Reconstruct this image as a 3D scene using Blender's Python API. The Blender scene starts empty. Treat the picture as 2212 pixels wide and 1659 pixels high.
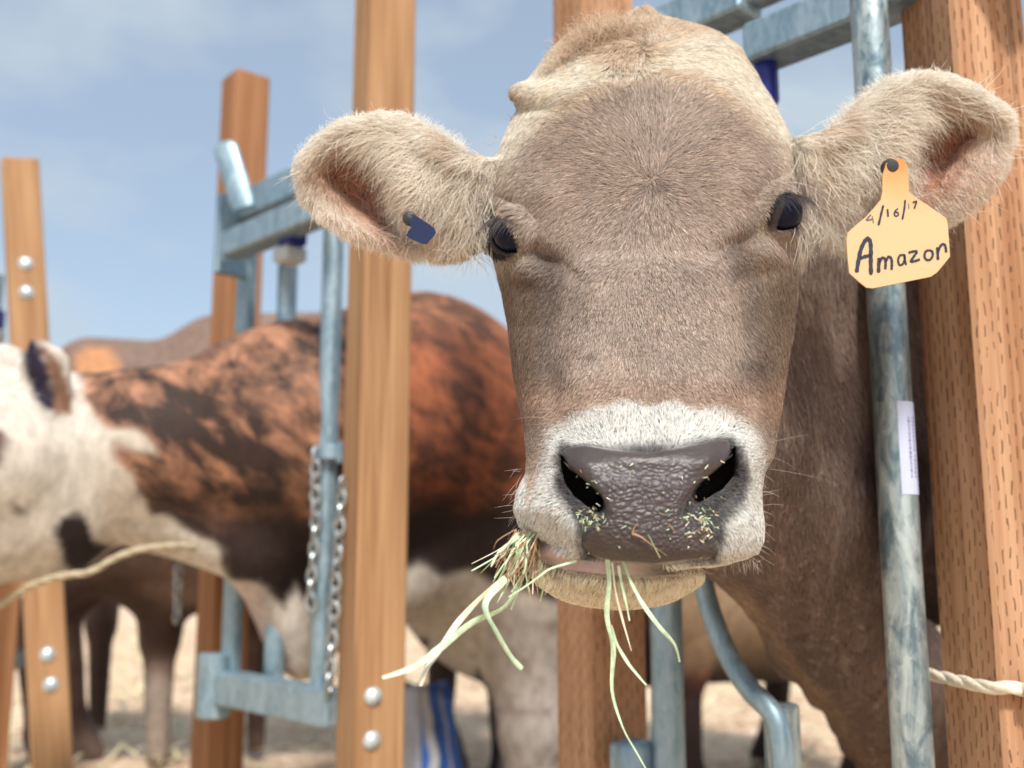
import bpy, math, random, os
import numpy as np
from mathutils import Vector, Matrix

# ------------------------------------------------------------------ camera, sky, sun, exposure
scene = bpy.context.scene
COL = scene.collection
rng = np.random.default_rng(7)
random.seed(7)
CAMZ = 0.70
PITCH = math.radians(9.1)
FPX = 2237.0                      # focal length in units of a 2212 px wide picture
CU, CV = 1106.0, 829.5
cd = bpy.data.cameras.new("camera")
cam = bpy.data.objects.new("camera", cd)
COL.objects.link(cam)
cam.location = (0, 0, CAMZ)
cam.rotation_euler = (math.radians(90) + PITCH, 0, 0)
cd.sensor_width = 36.0
cd.lens = 36.0 * FPX / 2212.0
cd.clip_start = 0.05
cd.clip_end = 3000
cd.dof.use_dof = True
cd.dof.focus_distance = 0.80
cd.dof.aperture_fstop = 4.2
scene.camera = cam

SUN_EL, SUN_AZ = math.radians(50), math.atan2(0.22, -0.95)     # azimuth measured from +Y towards +X
world = bpy.data.worlds.new("World")
scene.world = world
world.use_nodes = True
wt = world.node_tree
for n in list(wt.nodes): wt.nodes.remove(n)
wo = wt.nodes.new('ShaderNodeOutputWorld')
bg = wt.nodes.new('ShaderNodeBackground'); bg.inputs[1].default_value = 0.125
sky = wt.nodes.new('ShaderNodeTexSky'); sky.sky_type = 'NISHITA'; sky.sun_disc = False
sky.sun_elevation = SUN_EL; sky.sun_rotation = SUN_AZ
sky.air_density = 1.0; sky.dust_density = 2.0; sky.ozone_density = 1.0
tc = wt.nodes.new('ShaderNodeTexCoord')
mp = wt.nodes.new('ShaderNodeMapping'); mp.inputs['Scale'].default_value = (1.0, 1.0, 2.0)
mp.inputs['Location'].default_value = (0.9, 0.4, 0.1)
ns = wt.nodes.new('ShaderNodeTexNoise'); ns.inputs['Scale'].default_value = 4.2
ns.inputs['Detail'].default_value = 5; ns.inputs['Roughness'].default_value = 0.5
rp = wt.nodes.new('ShaderNodeValToRGB')
rp.color_ramp.elements[0].position = 0.42; rp.color_ramp.elements[0].color = (0.45, 0.45, 0.45, 1)
rp.color_ramp.elements[1].position = 0.60; rp.color_ramp.elements[1].color = (0.93, 0.93, 0.93, 1)
mx = wt.nodes.new('ShaderNodeMixRGB'); mx.inputs[2].default_value = (3.3, 3.85, 4.3, 1)
wt.links.new(tc.outputs['Generated'], mp.inputs[0]); wt.links.new(mp.outputs[0], ns.inputs['Vector'])
wt.links.new(ns.outputs['Fac'], rp.inputs[0]); wt.links.new(rp.outputs[0], mx.inputs[0])
wt.links.new(sky.outputs[0], mx.inputs[1]); wt.links.new(mx.outputs[0], bg.inputs[0])
wt.links.new(bg.outputs[0], wo.inputs[0])

sl = bpy.data.lights.new("sun", 'SUN'); sl.energy = 3.2; sl.angle = math.radians(8.0); sl.color = (1.0, 0.965, 0.91)
so = bpy.data.objects.new("sun", sl); COL.objects.link(so)
sdir = Vector((math.cos(SUN_EL) * math.sin(SUN_AZ), math.cos(SUN_EL) * math.cos(SUN_AZ), math.sin(SUN_EL)))
so.rotation_euler = sdir.to_track_quat('Z', 'Y').to_euler()
so.location = (3, -3, 5)

scene.view_settings.view_transform = 'Standard'
scene.view_settings.look = 'None'
scene.view_settings.exposure = 0.50
scene.view_settings.gamma = 1.0
scene.render.engine = 'CYCLES'
scene.cycles.use_denoising = True
scene.cycles.max_bounces = 8
scene.cycles.diffuse_bounces = 4
scene.cycles_curves.shape = 'RIBBONS'
HAIR = float(os.environ.get('HAIRQ', '1'))

# ------------------------------------------------------------------ numeric helpers
SP, CP = math.sin(PITCH), math.cos(PITCH)
def unproj(u, v, D):
    u = np.asarray(u, float); v = np.asarray(v, float); D = np.asarray(D, float)
    a = (u - CU) / FPX; b = (CV - v) / FPX
    return np.stack([D * a, D * (CP - SP * b), CAMZ + D * (SP + CP * b)], -1)
def proj(P):
    P = np.asarray(P, float)
    x = P[..., 0]; y = P[..., 1]; z = P[..., 2] - CAMZ
    D = y * CP + z * SP; h = -y * SP + z * CP
    return CU + FPX * x / D, CV - FPX * h / D, D
def P3(u, v, D): return Vector(unproj(u, v, D).tolist())

def sm(e0, e1, x):
    t = np.clip((x - e0) / (e1 - e0), 0, 1); return t * t * (3 - 2 * t)
def _hash(i, j, k, s):
    h = (i * 374761393 + j * 668265263 + k * 2147483647 + s * 1274126177) & 0xffffffff
    h = ((h ^ (h >> 13)) * 1274126177) & 0xffffffff
    h = (h ^ (h >> 16)) & 0xffffffff
    return h / 4294967295.0
def vnoise(P, scale, seed=0):
    Q = np.asarray(P, float) * scale + 1000.0
    I = np.floor(Q).astype(np.int64); F = Q - I; F = F * F * (3 - 2 * F)
    out = 0
    for a in (0, 1):
        for b in (0, 1):
            for c in (0, 1):
                w = (F[..., 0] if a else 1 - F[..., 0]) * (F[..., 1] if b else 1 - F[..., 1]) * (F[..., 2] if c else 1 - F[..., 2])
                out = out + w * _hash(I[..., 0] + a, I[..., 1] + b, I[..., 2] + c, seed)
    return out * 2 - 1
def fbm(P, scale, seed=0, oct=3):
    o = 0; a = 1; t = 0
    for i in range(oct):
        o = o + a * vnoise(P, scale * 2 ** i, seed + i); t += a; a *= .55
    return o / t
def sdpoly(u, v, poly):
    """signed distance to a polygon, negative inside"""
    u = np.asarray(u, float); v = np.asarray(v, float)
    d = np.full(u.shape, 1e9); ins = np.zeros(u.shape, bool)
    n = len(poly)
    for i in range(n):
        ax, ay = poly[i]; bx, by = poly[(i + 1) % n]
        ex, ey = bx - ax, by - ay
        wx, wy = u - ax, v - ay
        t = np.clip((wx * ex + wy * ey) / (ex * ex + ey * ey + 1e-9), 0, 1)
        d = np.minimum(d, (wx - ex * t) ** 2 + (wy - ey * t) ** 2)
        c = ((ay > v) != (by > v))
        if abs(by - ay) > 1e-9:
            c = c & (u < (bx - ax) * (v - ay) / (by - ay) + ax)
            ins ^= c
    d = np.sqrt(d)
    return np.where(ins, -d, d)
def smin(a, b, k):
    h = np.clip(0.5 + 0.5 * (b - a) / k, 0, 1)
    return b * (1 - h) + a * h - k * h * (1 - h)
def smax(a, b, k): return -smin(-a, -b, k)

def surface_nets(F, origin, step):
    I = F < 0
    nx, ny, nz = F.shape
    cnt = np.zeros((nx - 1, ny - 1, nz - 1), np.uint8)
    for a in (0, 1):
        for b in (0, 1):
            for c in (0, 1):
                cnt += I[a:nx - 1 + a, b:ny - 1 + b, c:nz - 1 + c]
    act = (cnt > 0) & (cnt < 8)
    ids = np.full(act.shape, -1, np.int32)
    i, j, k = np.nonzero(act)
    ids[i, j, k] = np.arange(len(i))
    acc = np.zeros((len(i), 3)); num = np.zeros(len(i))
    cor = [(a, b, c) for a in (0, 1) for b in (0, 1) for c in (0, 1)]
    for p in range(8):
        for q in range(p + 1, 8):
            d = [cor[q][m] - cor[p][m] for m in range(3)]
            if sum(abs(x) for x in d) != 1: continue
            f0 = F[i + cor[p][0], j + cor[p][1], k + cor[p][2]].astype(float)
            f1 = F[i + cor[q][0], j + cor[q][1], k + cor[q][2]].astype(float)
            m = (f0 < 0) != (f1 < 0)
            t = np.where(m, f0 / np.where(f0 - f1 == 0, 1, f0 - f1), 0)
            for ax in range(3):
                acc[:, ax] += np.where(m, cor[p][ax] + t * d[ax], 0)
            num += m
    V = acc / num[:, None] + np.stack([i, j, k], 1)
    V = V * step + np.asarray(origin, float)
    faces = []
    A = I[:-1, 1:-1, 1:-1] != I[1:, 1:-1, 1:-1]
    i, j, k = np.nonzero(A); j += 1; k += 1
    q = np.stack([ids[i, j - 1, k - 1], ids[i, j, k - 1], ids[i, j, k], ids[i, j - 1, k]], 1)
    fl = ~I[i, j, k]; q[fl] = q[fl][:, ::-1]; faces.append(q)
    A = I[1:-1, :-1, 1:-1] != I[1:-1, 1:, 1:-1]
    i, j, k = np.nonzero(A); i += 1; k += 1
    q = np.stack([ids[i - 1, j, k - 1], ids[i - 1, j, k], ids[i, j, k], ids[i, j, k - 1]], 1)
    fl = ~I[i, j, k]; q[fl] = q[fl][:, ::-1]; faces.append(q)
    A = I[1:-1, 1:-1, :-1] != I[1:-1, 1:-1, 1:]
    i, j, k = np.nonzero(A); i += 1; j += 1
    q = np.stack([ids[i - 1, j - 1, k], ids[i, j - 1, k], ids[i, j, k], ids[i - 1, j, k]], 1)
    fl = ~I[i, j, k]; q[fl] = q[fl][:, ::-1]; faces.append(q)
    return V, np.concatenate(faces)

def vnormals(V, Q):
    n = np.zeros_like(V)
    a = V[Q[:, 2]] - V[Q[:, 0]]; b = V[Q[:, 3]] - V[Q[:, 1]]
    fn = np.cross(a, b)
    for c in range(4): 
        for ax in range(3): n[:, ax] += np.bincount(Q[:, c], fn[:, ax], len(V))
    return n / (np.linalg.norm(n, axis=1, keepdims=True) + 1e-12)

# ------------------------------------------------------------------ scene object helpers
def tag(o, label=None, cat=None, group=None, kind=None):
    if label: o['label'] = label
    if cat: o['category'] = cat
    if group: o['group'] = group
    if kind: o['kind'] = kind
    return o
def empty(name, loc, label, cat, group=None, rot=(0, 0, 0)):
    o = bpy.data.objects.new(name, None); COL.objects.link(o)
    o.location = loc; o.rotation_euler = rot; o.empty_display_size = .1
    bpy.context.view_layer.update()
    return tag(o, label, cat, group)
def link(name, me, mat, parent=None, smooth=False):
    o = bpy.data.objects.new(name, me); COL.objects.link(o)
    if mat:
        me.materials.clear(); me.materials.append(mat)
    if smooth:
        me.polygons.foreach_set('use_smooth', np.ones(len(me.polygons), bool))
    if parent:
        o.parent = parent
        o.matrix_parent_inverse = parent.matrix_world.inverted()
    return o
def np_mesh(name, V, Q):
    me = bpy.data.meshes.new(name)
    me.vertices.add(len(V)); me.vertices.foreach_set('co', np.ascontiguousarray(V, np.float32).ravel())
    k = Q.shape[1]
    me.loops.add(len(Q) * k); me.loops.foreach_set('vertex_index', np.ascontiguousarray(Q, np.int32).ravel())
    me.polygons.add(len(Q)); me.polygons.foreach_set('loop_start', np.arange(0, len(Q) * k, k, dtype=np.int32))
    me.polygons.foreach_set('loop_total', np.full(len(Q), k, np.int32))
    me.update(); me.validate()
    return me
def add_color(me, name, rgb):
    a = me.color_attributes.new(name, 'FLOAT_COLOR', 'POINT')
    c = np.ones((len(rgb), 4), np.float32); c[:, :3] = rgb
    a.data.foreach_set('color', c.ravel())
def add_float(me, name, val):
    a = me.attributes.new(name, 'FLOAT', 'POINT'); a.data.foreach_set('value', np.asarray(val, np.float32))

class MB:
    """collects simple solids into one mesh, with UVs in metres"""
    def __init__(s): s.v = []; s.f = []; s.uv = []
    def add(s, V, F, UV=None):
        b = len(s.v); s.v += [tuple(x) for x in V]
        for n, f in enumerate(F):
            s.f.append([b + i for i in f]); s.uv.append(UV[n] if UV else [(0, 0)] * len(f))
    def tube(s, pts, r, seg=16, caps=True, flat=1.0, up=None):
        pts = [Vector(p) for p in pts]; n = len(pts)
        rr = r if isinstance(r, (list, tuple)) else [r] * n
        t0 = (pts[1] - pts[0]).normalized()
        ref = Vector(up) if up else (Vector((0, 0, 1)) if abs(t0.z) < .9 else Vector((1, 0, 0)))
        nrm = (ref - t0 * ref.dot(t0)).normalized()
        V = []; F = []; UV = []; L = 0; Ls = []
        for i, p in enumerate(pts):
            t = (pts[min(i + 1, n - 1)] - pts[max(i - 1, 0)]).normalized()
            nrm = (nrm - t * nrm.dot(t)).normalized(); bn = t.cross(nrm)
            if i: L += (p - pts[i - 1]).length
            Ls.append(L)
            for k in range(seg):
                a = 2 * math.pi * k / seg
                V.append(p + (nrm * math.cos(a) + bn * math.sin(a) * flat) * rr[i])
        for i in range(n - 1):
            for k in range(seg):
                k2 = (k + 1) % seg
                F.append((i * seg + k, i * seg + k2, (i + 1) * seg + k2, (i + 1) * seg + k))
                u0 = k / seg * .15; u1 = (k + 1) / seg * .15
                UV.append([(u0, Ls[i]), (u1, Ls[i]), (u1, Ls[i + 1]), (u0, Ls[i + 1])])
        if caps:
            F.append(tuple(range(seg))[::-1]); UV.append([(0, 0)] * seg)
            F.append(tuple((n - 1) * seg + k for k in range(seg))); UV.append([(0, 0)] * seg)
        s.add(V, F, UV)
    def box(s, c, ex, ey, ez, bev=0.0):
        """box at centre c with half-extent vectors ex, ey, ez (right handed); bevelled along ez"""
        c, ex, ey, ez = Vector(c), Vector(ex), Vector(ey), Vector(ez)
        lx, ly, lz = ex.length, ey.length, ez.length
        b = bev
        prof = [(-lx + b, -ly), (lx - b, -ly), (lx, -ly + b), (lx, ly - b), (lx - b, ly), (-lx + b, ly), (-lx, ly - b), (-lx, -ly + b)] if b > 0 else \
               [(-lx, -ly), (lx, -ly), (lx, ly), (-lx, ly)]
        ux, uy, uz = ex.normalized(), ey.normalized(), ez.normalized()
        m = len(prof); V = []; F = []; UV = []
        levels = [(-lz, b), (-lz + b, 0), (lz - b, 0), (lz, b)] if b > 0 else [(-lz, 0), (lz, 0)]
        for z, ins in levels:
            for x, y in prof:
                fx = (lx - ins) / lx; fy = (ly - ins) / ly
                V.append(c + ux * x * fx + uy * y * fy + uz * z)
        per = [0]
        for i in range(m):
            a, d = prof[i], prof[(i + 1) % m]; per.append(per[-1] + math.hypot(a[0] - d[0], a[1] - d[1]))
        for l in range(len(levels) - 1):
            for i in range(m):
                j = (i + 1) % m
                F.append((l * m + i, l * m + j, (l + 1) * m + j, (l + 1) * m + i))
                z0, z1 = levels[l][0], levels[l + 1][0]
                UV.append([(per[i], z0), (per[i + 1], z0), (per[i + 1], z1), (per[i], z1)])
        F.append(tuple(range(m))[::-1]); UV.append([(prof[i][0], prof[i][1]) for i in range(m)][::-1])
        F.append(tuple((len(levels) - 1) * m + i for i in range(m))); UV.append([(p[0], p[1]) for p in prof])
        s.add(V, F, UV)
    def lathe(s, c, axis, prof, seg=20):
        """prof: list of (radius, height along axis)"""
        c, w = Vector(c), Vector(axis).normalized()
        a = w.orthogonal().normalized(); b = w.cross(a)
        V = []; F = []
        for r, h in prof:
            for k in range(seg):
                t = 2 * math.pi * k / seg
                V.append(c + w * h + (a * math.cos(t) + b * math.sin(t)) * max(r, 1e-5))
        for i in range(len(prof) - 1):
            for k in range(seg):
                k2 = (k + 1) % seg
                F.append((i * seg + k, i * seg + k2, (i + 1) * seg + k2, (i + 1) * seg + k))
        F.append(tuple(range(seg))[::-1]); F.append(tuple((len(prof) - 1) * seg + k for k in range(seg)))
        s.add(V, F)
    def build(s, name, mat, parent=None, smooth=False):
        me = bpy.data.meshes.new(name)
        me.from_pydata([tuple(x) for x in s.v], [], s.f)
        uvl = me.uv_layers.new(name='UVMap')
        flat = [c for f in s.uv for p in f for c in p]
        uvl.data.foreach_set('uv', np.array(flat, np.float32))
        o = link(name, me, mat, parent, smooth)
        if smooth:
            me.set_sharp_from_angle(angle=math.radians(40))
        return o

# ------------------------------------------------------------------ materials
def new_mat(name):
    m = bpy.data.materials.new(name); m.use_nodes = True
    nt = m.node_tree; b = nt.nodes['Principled BSDF']
    return m, nt, b
def N(nt, t, **kw):
    n = nt.nodes.new(t)
    for k, v in kw.items():
        if k.startswith('i_'):
            key = k[2:]
            n.inputs[int(key) if key.isdigit() else key.replace('_', ' ')].default_value = v
        else: setattr(n, k, v)
    return n
def ramp(nt, src, stops):
    r = nt.nodes.new('ShaderNodeValToRGB'); el = r.color_ramp.elements
    while len(el) < len(stops): el.new(.5)
    for e, (p, c) in zip(el, stops):
        e.position = p; e.color = (*c, 1) if len(c) == 3 else c
    nt.links.new(src, r.inputs[0]); return r.outputs[0]
def noise(nt, scale, detail=4, rough=.55, vec=None, dist=0):
    n = N(nt, 'ShaderNodeTexNoise'); n.inputs['Scale'].default_value = scale
    n.inputs['Detail'].default_value = detail; n.inputs['Roughness'].default_value = rough
    n.inputs['Distortion'].default_value = dist
    if vec: nt.links.new(vec, n.inputs['Vector'])
    return n.outputs['Fac']
def mapping(nt, src, scale, loc=(0, 0, 0), rot=(0, 0, 0)):
    m = N(nt, 'ShaderNodeMapping', vector_type='TEXTURE' if rot != (0, 0, 0) else 'POINT'); m.inputs['Rotation'].default_value = rot
    if rot != (0, 0, 0): scale = tuple(1 / x for x in scale)
    m.inputs['Scale'].default_value = scale; m.inputs['Location'].default_value = loc
    nt.links.new(src, m.inputs[0]); return m.outputs[0]
def mathn(nt, op, a, b=None, c=None):
    m = N(nt, 'ShaderNodeMath', operation=op)
    for i, x in enumerate((a, b, c)):
        if x is None: continue
        if isinstance(x, (int, float)): m.inputs[i].default_value = x
        else: nt.links.new(x, m.inputs[i])
    return m.outputs[0]
def mixc(nt, f, a, b, mode='MIX'):
    m = N(nt, 'ShaderNodeMixRGB', blend_type=mode)
    for i, x in enumerate((f, a, b)):
        if isinstance(x, (int, float)): m.inputs[i].default_value = x
        elif isinstance(x, tuple): m.inputs[i].default_value = (*x, 1)
        else: nt.links.new(x, m.inputs[i])
    return m.outputs[0]
def bump(nt, b, h, strength=.3, dist=.002):
    n = N(nt, 'ShaderNodeBump'); n.inputs['Strength'].default_value = strength; n.inputs['Distance'].default_value = dist
    nt.links.new(h, n.inputs['Height']); nt.links.new(n.outputs[0], b.inputs['Normal'])

def mat_wood(name, dark, light, incise=False, seed=0):
    m, nt, b = new_mat(name)
    uv = N(nt, 'ShaderNodeTexCoord').outputs['UV']
    g = noise(nt, 1.0, 6, .6, mapping(nt, uv, (150, 3.0, 1), (seed, seed * 3, 0)), .6)
    g2 = noise(nt, 1.0, 3, .5, mapping(nt, uv, (28, 1.2, 1), (seed * 2, seed, 0)), 1.2)
    f = mathn(nt, 'ADD', mathn(nt, 'MULTIPLY', g, .5), mathn(nt, 'MULTIPLY', g2, .5))
    c = ramp(nt, f, [(.33, dark), (.62, light)])
    ck = noise(nt, 1.0, 2, .6, mapping(nt, uv, (70, .9, 1), (seed * 7, 0, 0)), .3)
    c = mixc(nt, ramp(nt, ck, [(.66, (0, 0, 0)), (.70, (.55, .55, .55))]), c, tuple(x * .35 for x in dark))
    bl = noise(nt, 1.0, 2, .5, mapping(nt, uv, (9, 5, 1), (seed + 5, 0, 0)))
    c = mixc(nt, mathn(nt, 'MULTIPLY', bl, .28), c, tuple(x * .55 for x in dark))
    if incise:
        sep = N(nt, 'ShaderNodeSeparateXYZ'); nt.links.new(uv, sep.inputs[0])
        wob = noise(nt, 1.0, 1, .5, mapping(nt, uv, (60, 30, 1)))
        wob2 = noise(nt, 1.0, 1, .5, mapping(nt, uv, (90, 16, 1), (7, 3, 0)))
        x = mathn(nt, 'MULTIPLY_ADD', sep.outputs[0], 118.0, mathn(nt, 'MULTIPLY', wob, 1.0))
        col = mathn(nt, 'FLOOR', x); fx = mathn(nt, 'FRACT', x)
        off = mathn(nt, 'MULTIPLY', mathn(nt, 'MODULO', mathn(nt, 'MULTIPLY', col, 3.0), 5.0), .22)
        y = mathn(nt, 'ADD', mathn(nt, 'MULTIPLY', sep.outputs[1], 41.0), off)
        fy = mathn(nt, 'FRACT', mathn(nt, 'ADD', y, mathn(nt, 'MULTIPLY', wob2, .9)))
        mxk = mathn(nt, 'LESS_THAN', mathn(nt, 'ABSOLUTE', mathn(nt, 'SUBTRACT', fx, .5)), .085)
        myk = mathn(nt, 'LESS_THAN', mathn(nt, 'ABSOLUTE', mathn(nt, 'SUBTRACT', fy, .5)), .27)
        sk = mathn(nt, 'GREATER_THAN', noise(nt, 1.0, 2, .5, mapping(nt, uv, (33, 24, 1), (9, 4, 0))), .40)
        k = mathn(nt, 'MULTIPLY', mathn(nt, 'MULTIPLY', mxk, myk), sk)
        c = mixc(nt, mathn(nt, 'MULTIPLY', k, .8), c, tuple(x * .22 for x in dark))
        h = mathn(nt, 'SUBTRACT', mathn(nt, 'MULTIPLY', g, .35), k)
        bump(nt, b, h, .7, .0015)
    else:
        bump(nt, b, g, .35, .0015)
    nt.links.new(c, b.inputs['Base Color']); b.inputs['Roughness'].default_value = .75
    b.inputs['Specular IOR Level'].default_value = .25
    return m

def mat_metal(name, c0, c1, metallic=.55, rough=.42, seed=0):
    m, nt, b = new_mat(name)
    oc = N(nt, 'ShaderNodeTexCoord').outputs['Object']
    a = noise(nt, 1, 5, .65, mapping(nt, oc, (45, 45, 14), (seed, 0, 0)), .8)
    v = N(nt, 'ShaderNodeTexVoronoi'); v.inputs['Scale'].default_value = 150; nt.links.new(mapping(nt, oc, (1, 1, .6)), v.inputs['Vector'])
    sp = N(nt, 'ShaderNodeSeparateColor'); nt.links.new(v.outputs['Color'], sp.inputs[0])
    f = mathn(nt, 'ADD', mathn(nt, 'MULTIPLY', a, .9), mathn(nt, 'MULTIPLY', sp.outputs[0], .1))
    c = ramp(nt, f, [(.38, c0), (.62, c1)])
    nt.links.new(c, b.inputs['Base Color']); b.inputs['Metallic'].default_value = metallic
    nt.links.new(ramp(nt, a, [(.3, (rough - .1,) * 3), (.7, (rough + .18,) * 3)]), b.inputs['Roughness'])
    bump(nt, b, a, .15, .002)
    return m

def mat_plain(name, c, rough=.5, metallic=0.0, var=.15, scale=30, spec=.5, trans=0):
    m, nt, b = new_mat(name)
    oc = N(nt, 'ShaderNodeTexCoord').outputs['Object']
    a = noise(nt, scale, 4, .6, oc)
    cc = ramp(nt, a, [(.3, tuple(x * (1 - var) for x in c)), (.7, tuple(min(1, x * (1 + var)) for x in c))])
    nt.links.new(cc, b.inputs['Base Color']); b.inputs['Roughness'].default_value = rough
    b.inputs['Metallic'].default_value = metallic; b.inputs['Specular IOR Level'].default_value = spec
    return m

def mat_coat(name='cow_skin'):
    """skin of the near cow: colour, wetness and the beaded nose come from vertex attributes"""
    m, nt, b = new_mat(name)
    a = N(nt, 'ShaderNodeAttribute', attribute_name='coat')
    w = N(nt, 'ShaderNodeAttribute', attribute_name='wet').outputs['Fac']
    oc = N(nt, 'ShaderNodeTexCoord').outputs['Object']
    n1 = noise(nt, 60, 4, .6, oc)
    c = mixc(nt, 1.0, a.outputs['Color'], ramp(nt, n1, [(.3, (.8, .8, .8)), (.7, (1.15, 1.15, 1.15))]), 'MULTIPLY')
    nt.links.new(c, b.inputs['Base Color'])
    n2 = noise(nt, 25, 3, .6, oc)
    rr = mathn(nt, 'ADD', .30, mathn(nt, 'MULTIPLY', n2, .30))
    rg = mathn(nt, 'ADD', mathn(nt, 'MULTIPLY', w, mathn(nt, 'SUBTRACT', rr, .85)), .85)
    nt.links.new(rg, b.inputs['Roughness'])
    vo = N(nt, 'ShaderNodeTexVoronoi', feature='SMOOTH_F1'); vo.inputs['Scale'].default_value = 320; vo.inputs['Smoothness'].default_value = .45
    dn = N(nt, 'ShaderNodeTexNoise'); dn.inputs['Scale'].default_value = 40; nt.links.new(oc, dn.inputs['Vector'])
    wv = N(nt, 'ShaderNodeVectorMath', operation='MULTIPLY_ADD'); nt.links.new(dn.outputs['Color'], wv.inputs[0]); wv.inputs[1].default_value = (.012, .012, .012)
    nt.links.new(mapping(nt, oc, (.8, .8, 1.25)), wv.inputs[2]); nt.links.new(wv.outputs[0], vo.inputs['Vector'])
    pd = N(nt, 'ShaderNodeAttribute', attribute_name='bead').outputs['Fac']
    h = mathn(nt, 'MULTIPLY', mathn(nt, 'SUBTRACT', 1.0, vo.outputs['Distance']), pd)
    h2 = mathn(nt, 'ADD', h, mathn(nt, 'MULTIPLY', n1, .25))
    bump(nt, b, h2, .62, .0024)
    b.inputs['Subsurface Weight'].default_value = 0.0
    return m

def mat_hair(name, rough=.55, spec=.25):
    m, nt, b = new_mat(name)
    a = N(nt, 'ShaderNodeAttribute', attribute_name='tint')
    hi = N(nt, 'ShaderNodeHairInfo')
    f = ramp(nt, hi.outputs['Intercept'], [(0, (.42, .38, .35)), (.35, (1, 1, 1)), (1, (1.0, 1.0, 1.0))])  # root colour darkened to paint the shade in gaps between clumps
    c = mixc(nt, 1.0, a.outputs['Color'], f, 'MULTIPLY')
    nt.links.new(c, b.inputs['Base Color'])
    b.inputs['Roughness'].default_value = rough; b.inputs['Specular IOR Level'].default_value = spec
    tr = N(nt, 'ShaderNodeBsdfTranslucent'); nt.links.new(c, tr.inputs[0])
    mxs = N(nt, 'ShaderNodeMixShader'); mxs.inputs[0].default_value = .25
    out = nt.nodes['Material Output']
    nt.links.new(b.outputs[0], mxs.inputs[1]); nt.links.new(tr.outputs[0], mxs.inputs[2]); nt.links.new(mxs.outputs[0], out.inputs[0])
    return m

def mat_brindle(name):
    """coat of a far cow: base colour attribute, dark stripes where 'brindle' is 1"""
    m, nt, b = new_mat(name)
    a = N(nt, 'ShaderNodeAttribute', attribute_name='coat')
    w = N(nt, 'ShaderNodeAttribute', attribute_name='brindle').outputs['Fac']
    oc = N(nt, 'ShaderNodeTexCoord').outputs['Object']
    n1 = noise(nt, 1, 5, .65, mapping(nt, oc, (10, 10, 26), rot=(0, math.radians(35), 0)), .5)
    n2 = noise(nt, 1, 4, .6, mapping(nt, oc, (4, 4, 3), (3, 1, 0)))
    f = mathn(nt, 'ADD', mathn(nt, 'MULTIPLY', n1, .62), mathn(nt, 'MULTIPLY', n2, .45))
    dark = ramp(nt, f, [(.435, (0, 0, 0)), (.61, (.96, .96, .96))])
    c = mixc(nt, mathn(nt, 'MULTIPLY', dark, w), a.outputs['Color'], (.022, .014, .012))
    n3 = noise(nt, 55, 4, .6, mapping(nt, oc, (1, 1, .5)))
    c = mixc(nt, 1.0, c, ramp(nt, n3, [(.3, (.75, .75, .75)), (.7, (1.2, 1.2, 1.2))]), 'MULTIPLY')
    nt.links.new(c, b.inputs['Base Color']); b.inputs['Roughness'].default_value = .7
    b.inputs['Specular IOR Level'].default_value = .3
    bump(nt, b, n3, .25, .006)
    return m

M = {}
M['post_a'] = mat_wood('post_wood', (.27, .13, .055), (.52, .31, .16), False, 1)
M['post_b'] = mat_wood('post_wood_red', (.24, .10, .04), (.42, .21, .10), False, 4)
M['post_inc'] = mat_wood('incised_post_wood', (.33, .15, .07), (.60, .36, .21), True, 2)
M['metal'] = mat_metal('galvanised_steel', (.20, .30, .36), (.34, .45, .51))
M['metal2'] = mat_metal('galvanised_pipe', (.14, .21, .25), (.50, .57, .56), .6, .38, 3)
M['chain'] = mat_metal('chain_steel', (.30, .33, .34), (.55, .58, .58), .8, .35)
M['bolt'] = mat_metal('bolt_steel', (.45, .52, .55), (.70, .76, .78), .5, .4)
M['blue'] = mat_plain('blue_plastic', (.012, .018, .20), .35)
M['clamp'] = mat_plain('pale_clamp', (.45, .50, .52), .5)
M['sticker'] = mat_plain('sticker_white', (.55, .60, .78), .5, var=.05)
M['ink'] = mat_plain('sticker_ink', (.16, .08, .22), .6)
M['rope'] = mat_plain('rope_cream', (.72, .64, .50), .85, var=.15, scale=200)
M['rope2'] = mat_plain('rope_tan', (.44, .37, .25), .85, var=.15, scale=100)
M['tag'] = mat_plain('tag_plastic', (.84, .50, .26), .42, var=.05, scale=60)
M['marker'] = mat_plain('marker_ink', (.022, .026, .045), .55)
M['marker_faint'] = mat_plain('marker_ink_faded', (.12, .12, .12), .6)
M['tagblue'] = mat_plain('tag_blue', (.006, .018, .075), .35)
M['stud'] = mat_plain('stud_rubber', (.035, .035, .04), .55)
M['green'] = mat_plain('hay_green', (.56, .72, .47), .6, var=.25, scale=120)
M['pale'] = mat_plain('hay_pale', (.78, .70, .52), .6, var=.2, scale=120)
M['brownhay'] = mat_plain('hay_brown', (.30, .17, .09), .7, var=.3, scale=120)
M['skin'] = mat_coat(); M['hair'] = mat_hair('cow_fur'); M['brindle'] = mat_brindle('brindle_coat')
M['sackblue'] = mat_plain('sack_blue', (.04, .16, .58), .45, var=.3, scale=8)
M['sackwhite'] = mat_plain('sack_white', (.45, .47, .52), .5, var=.2, scale=12)

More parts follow.
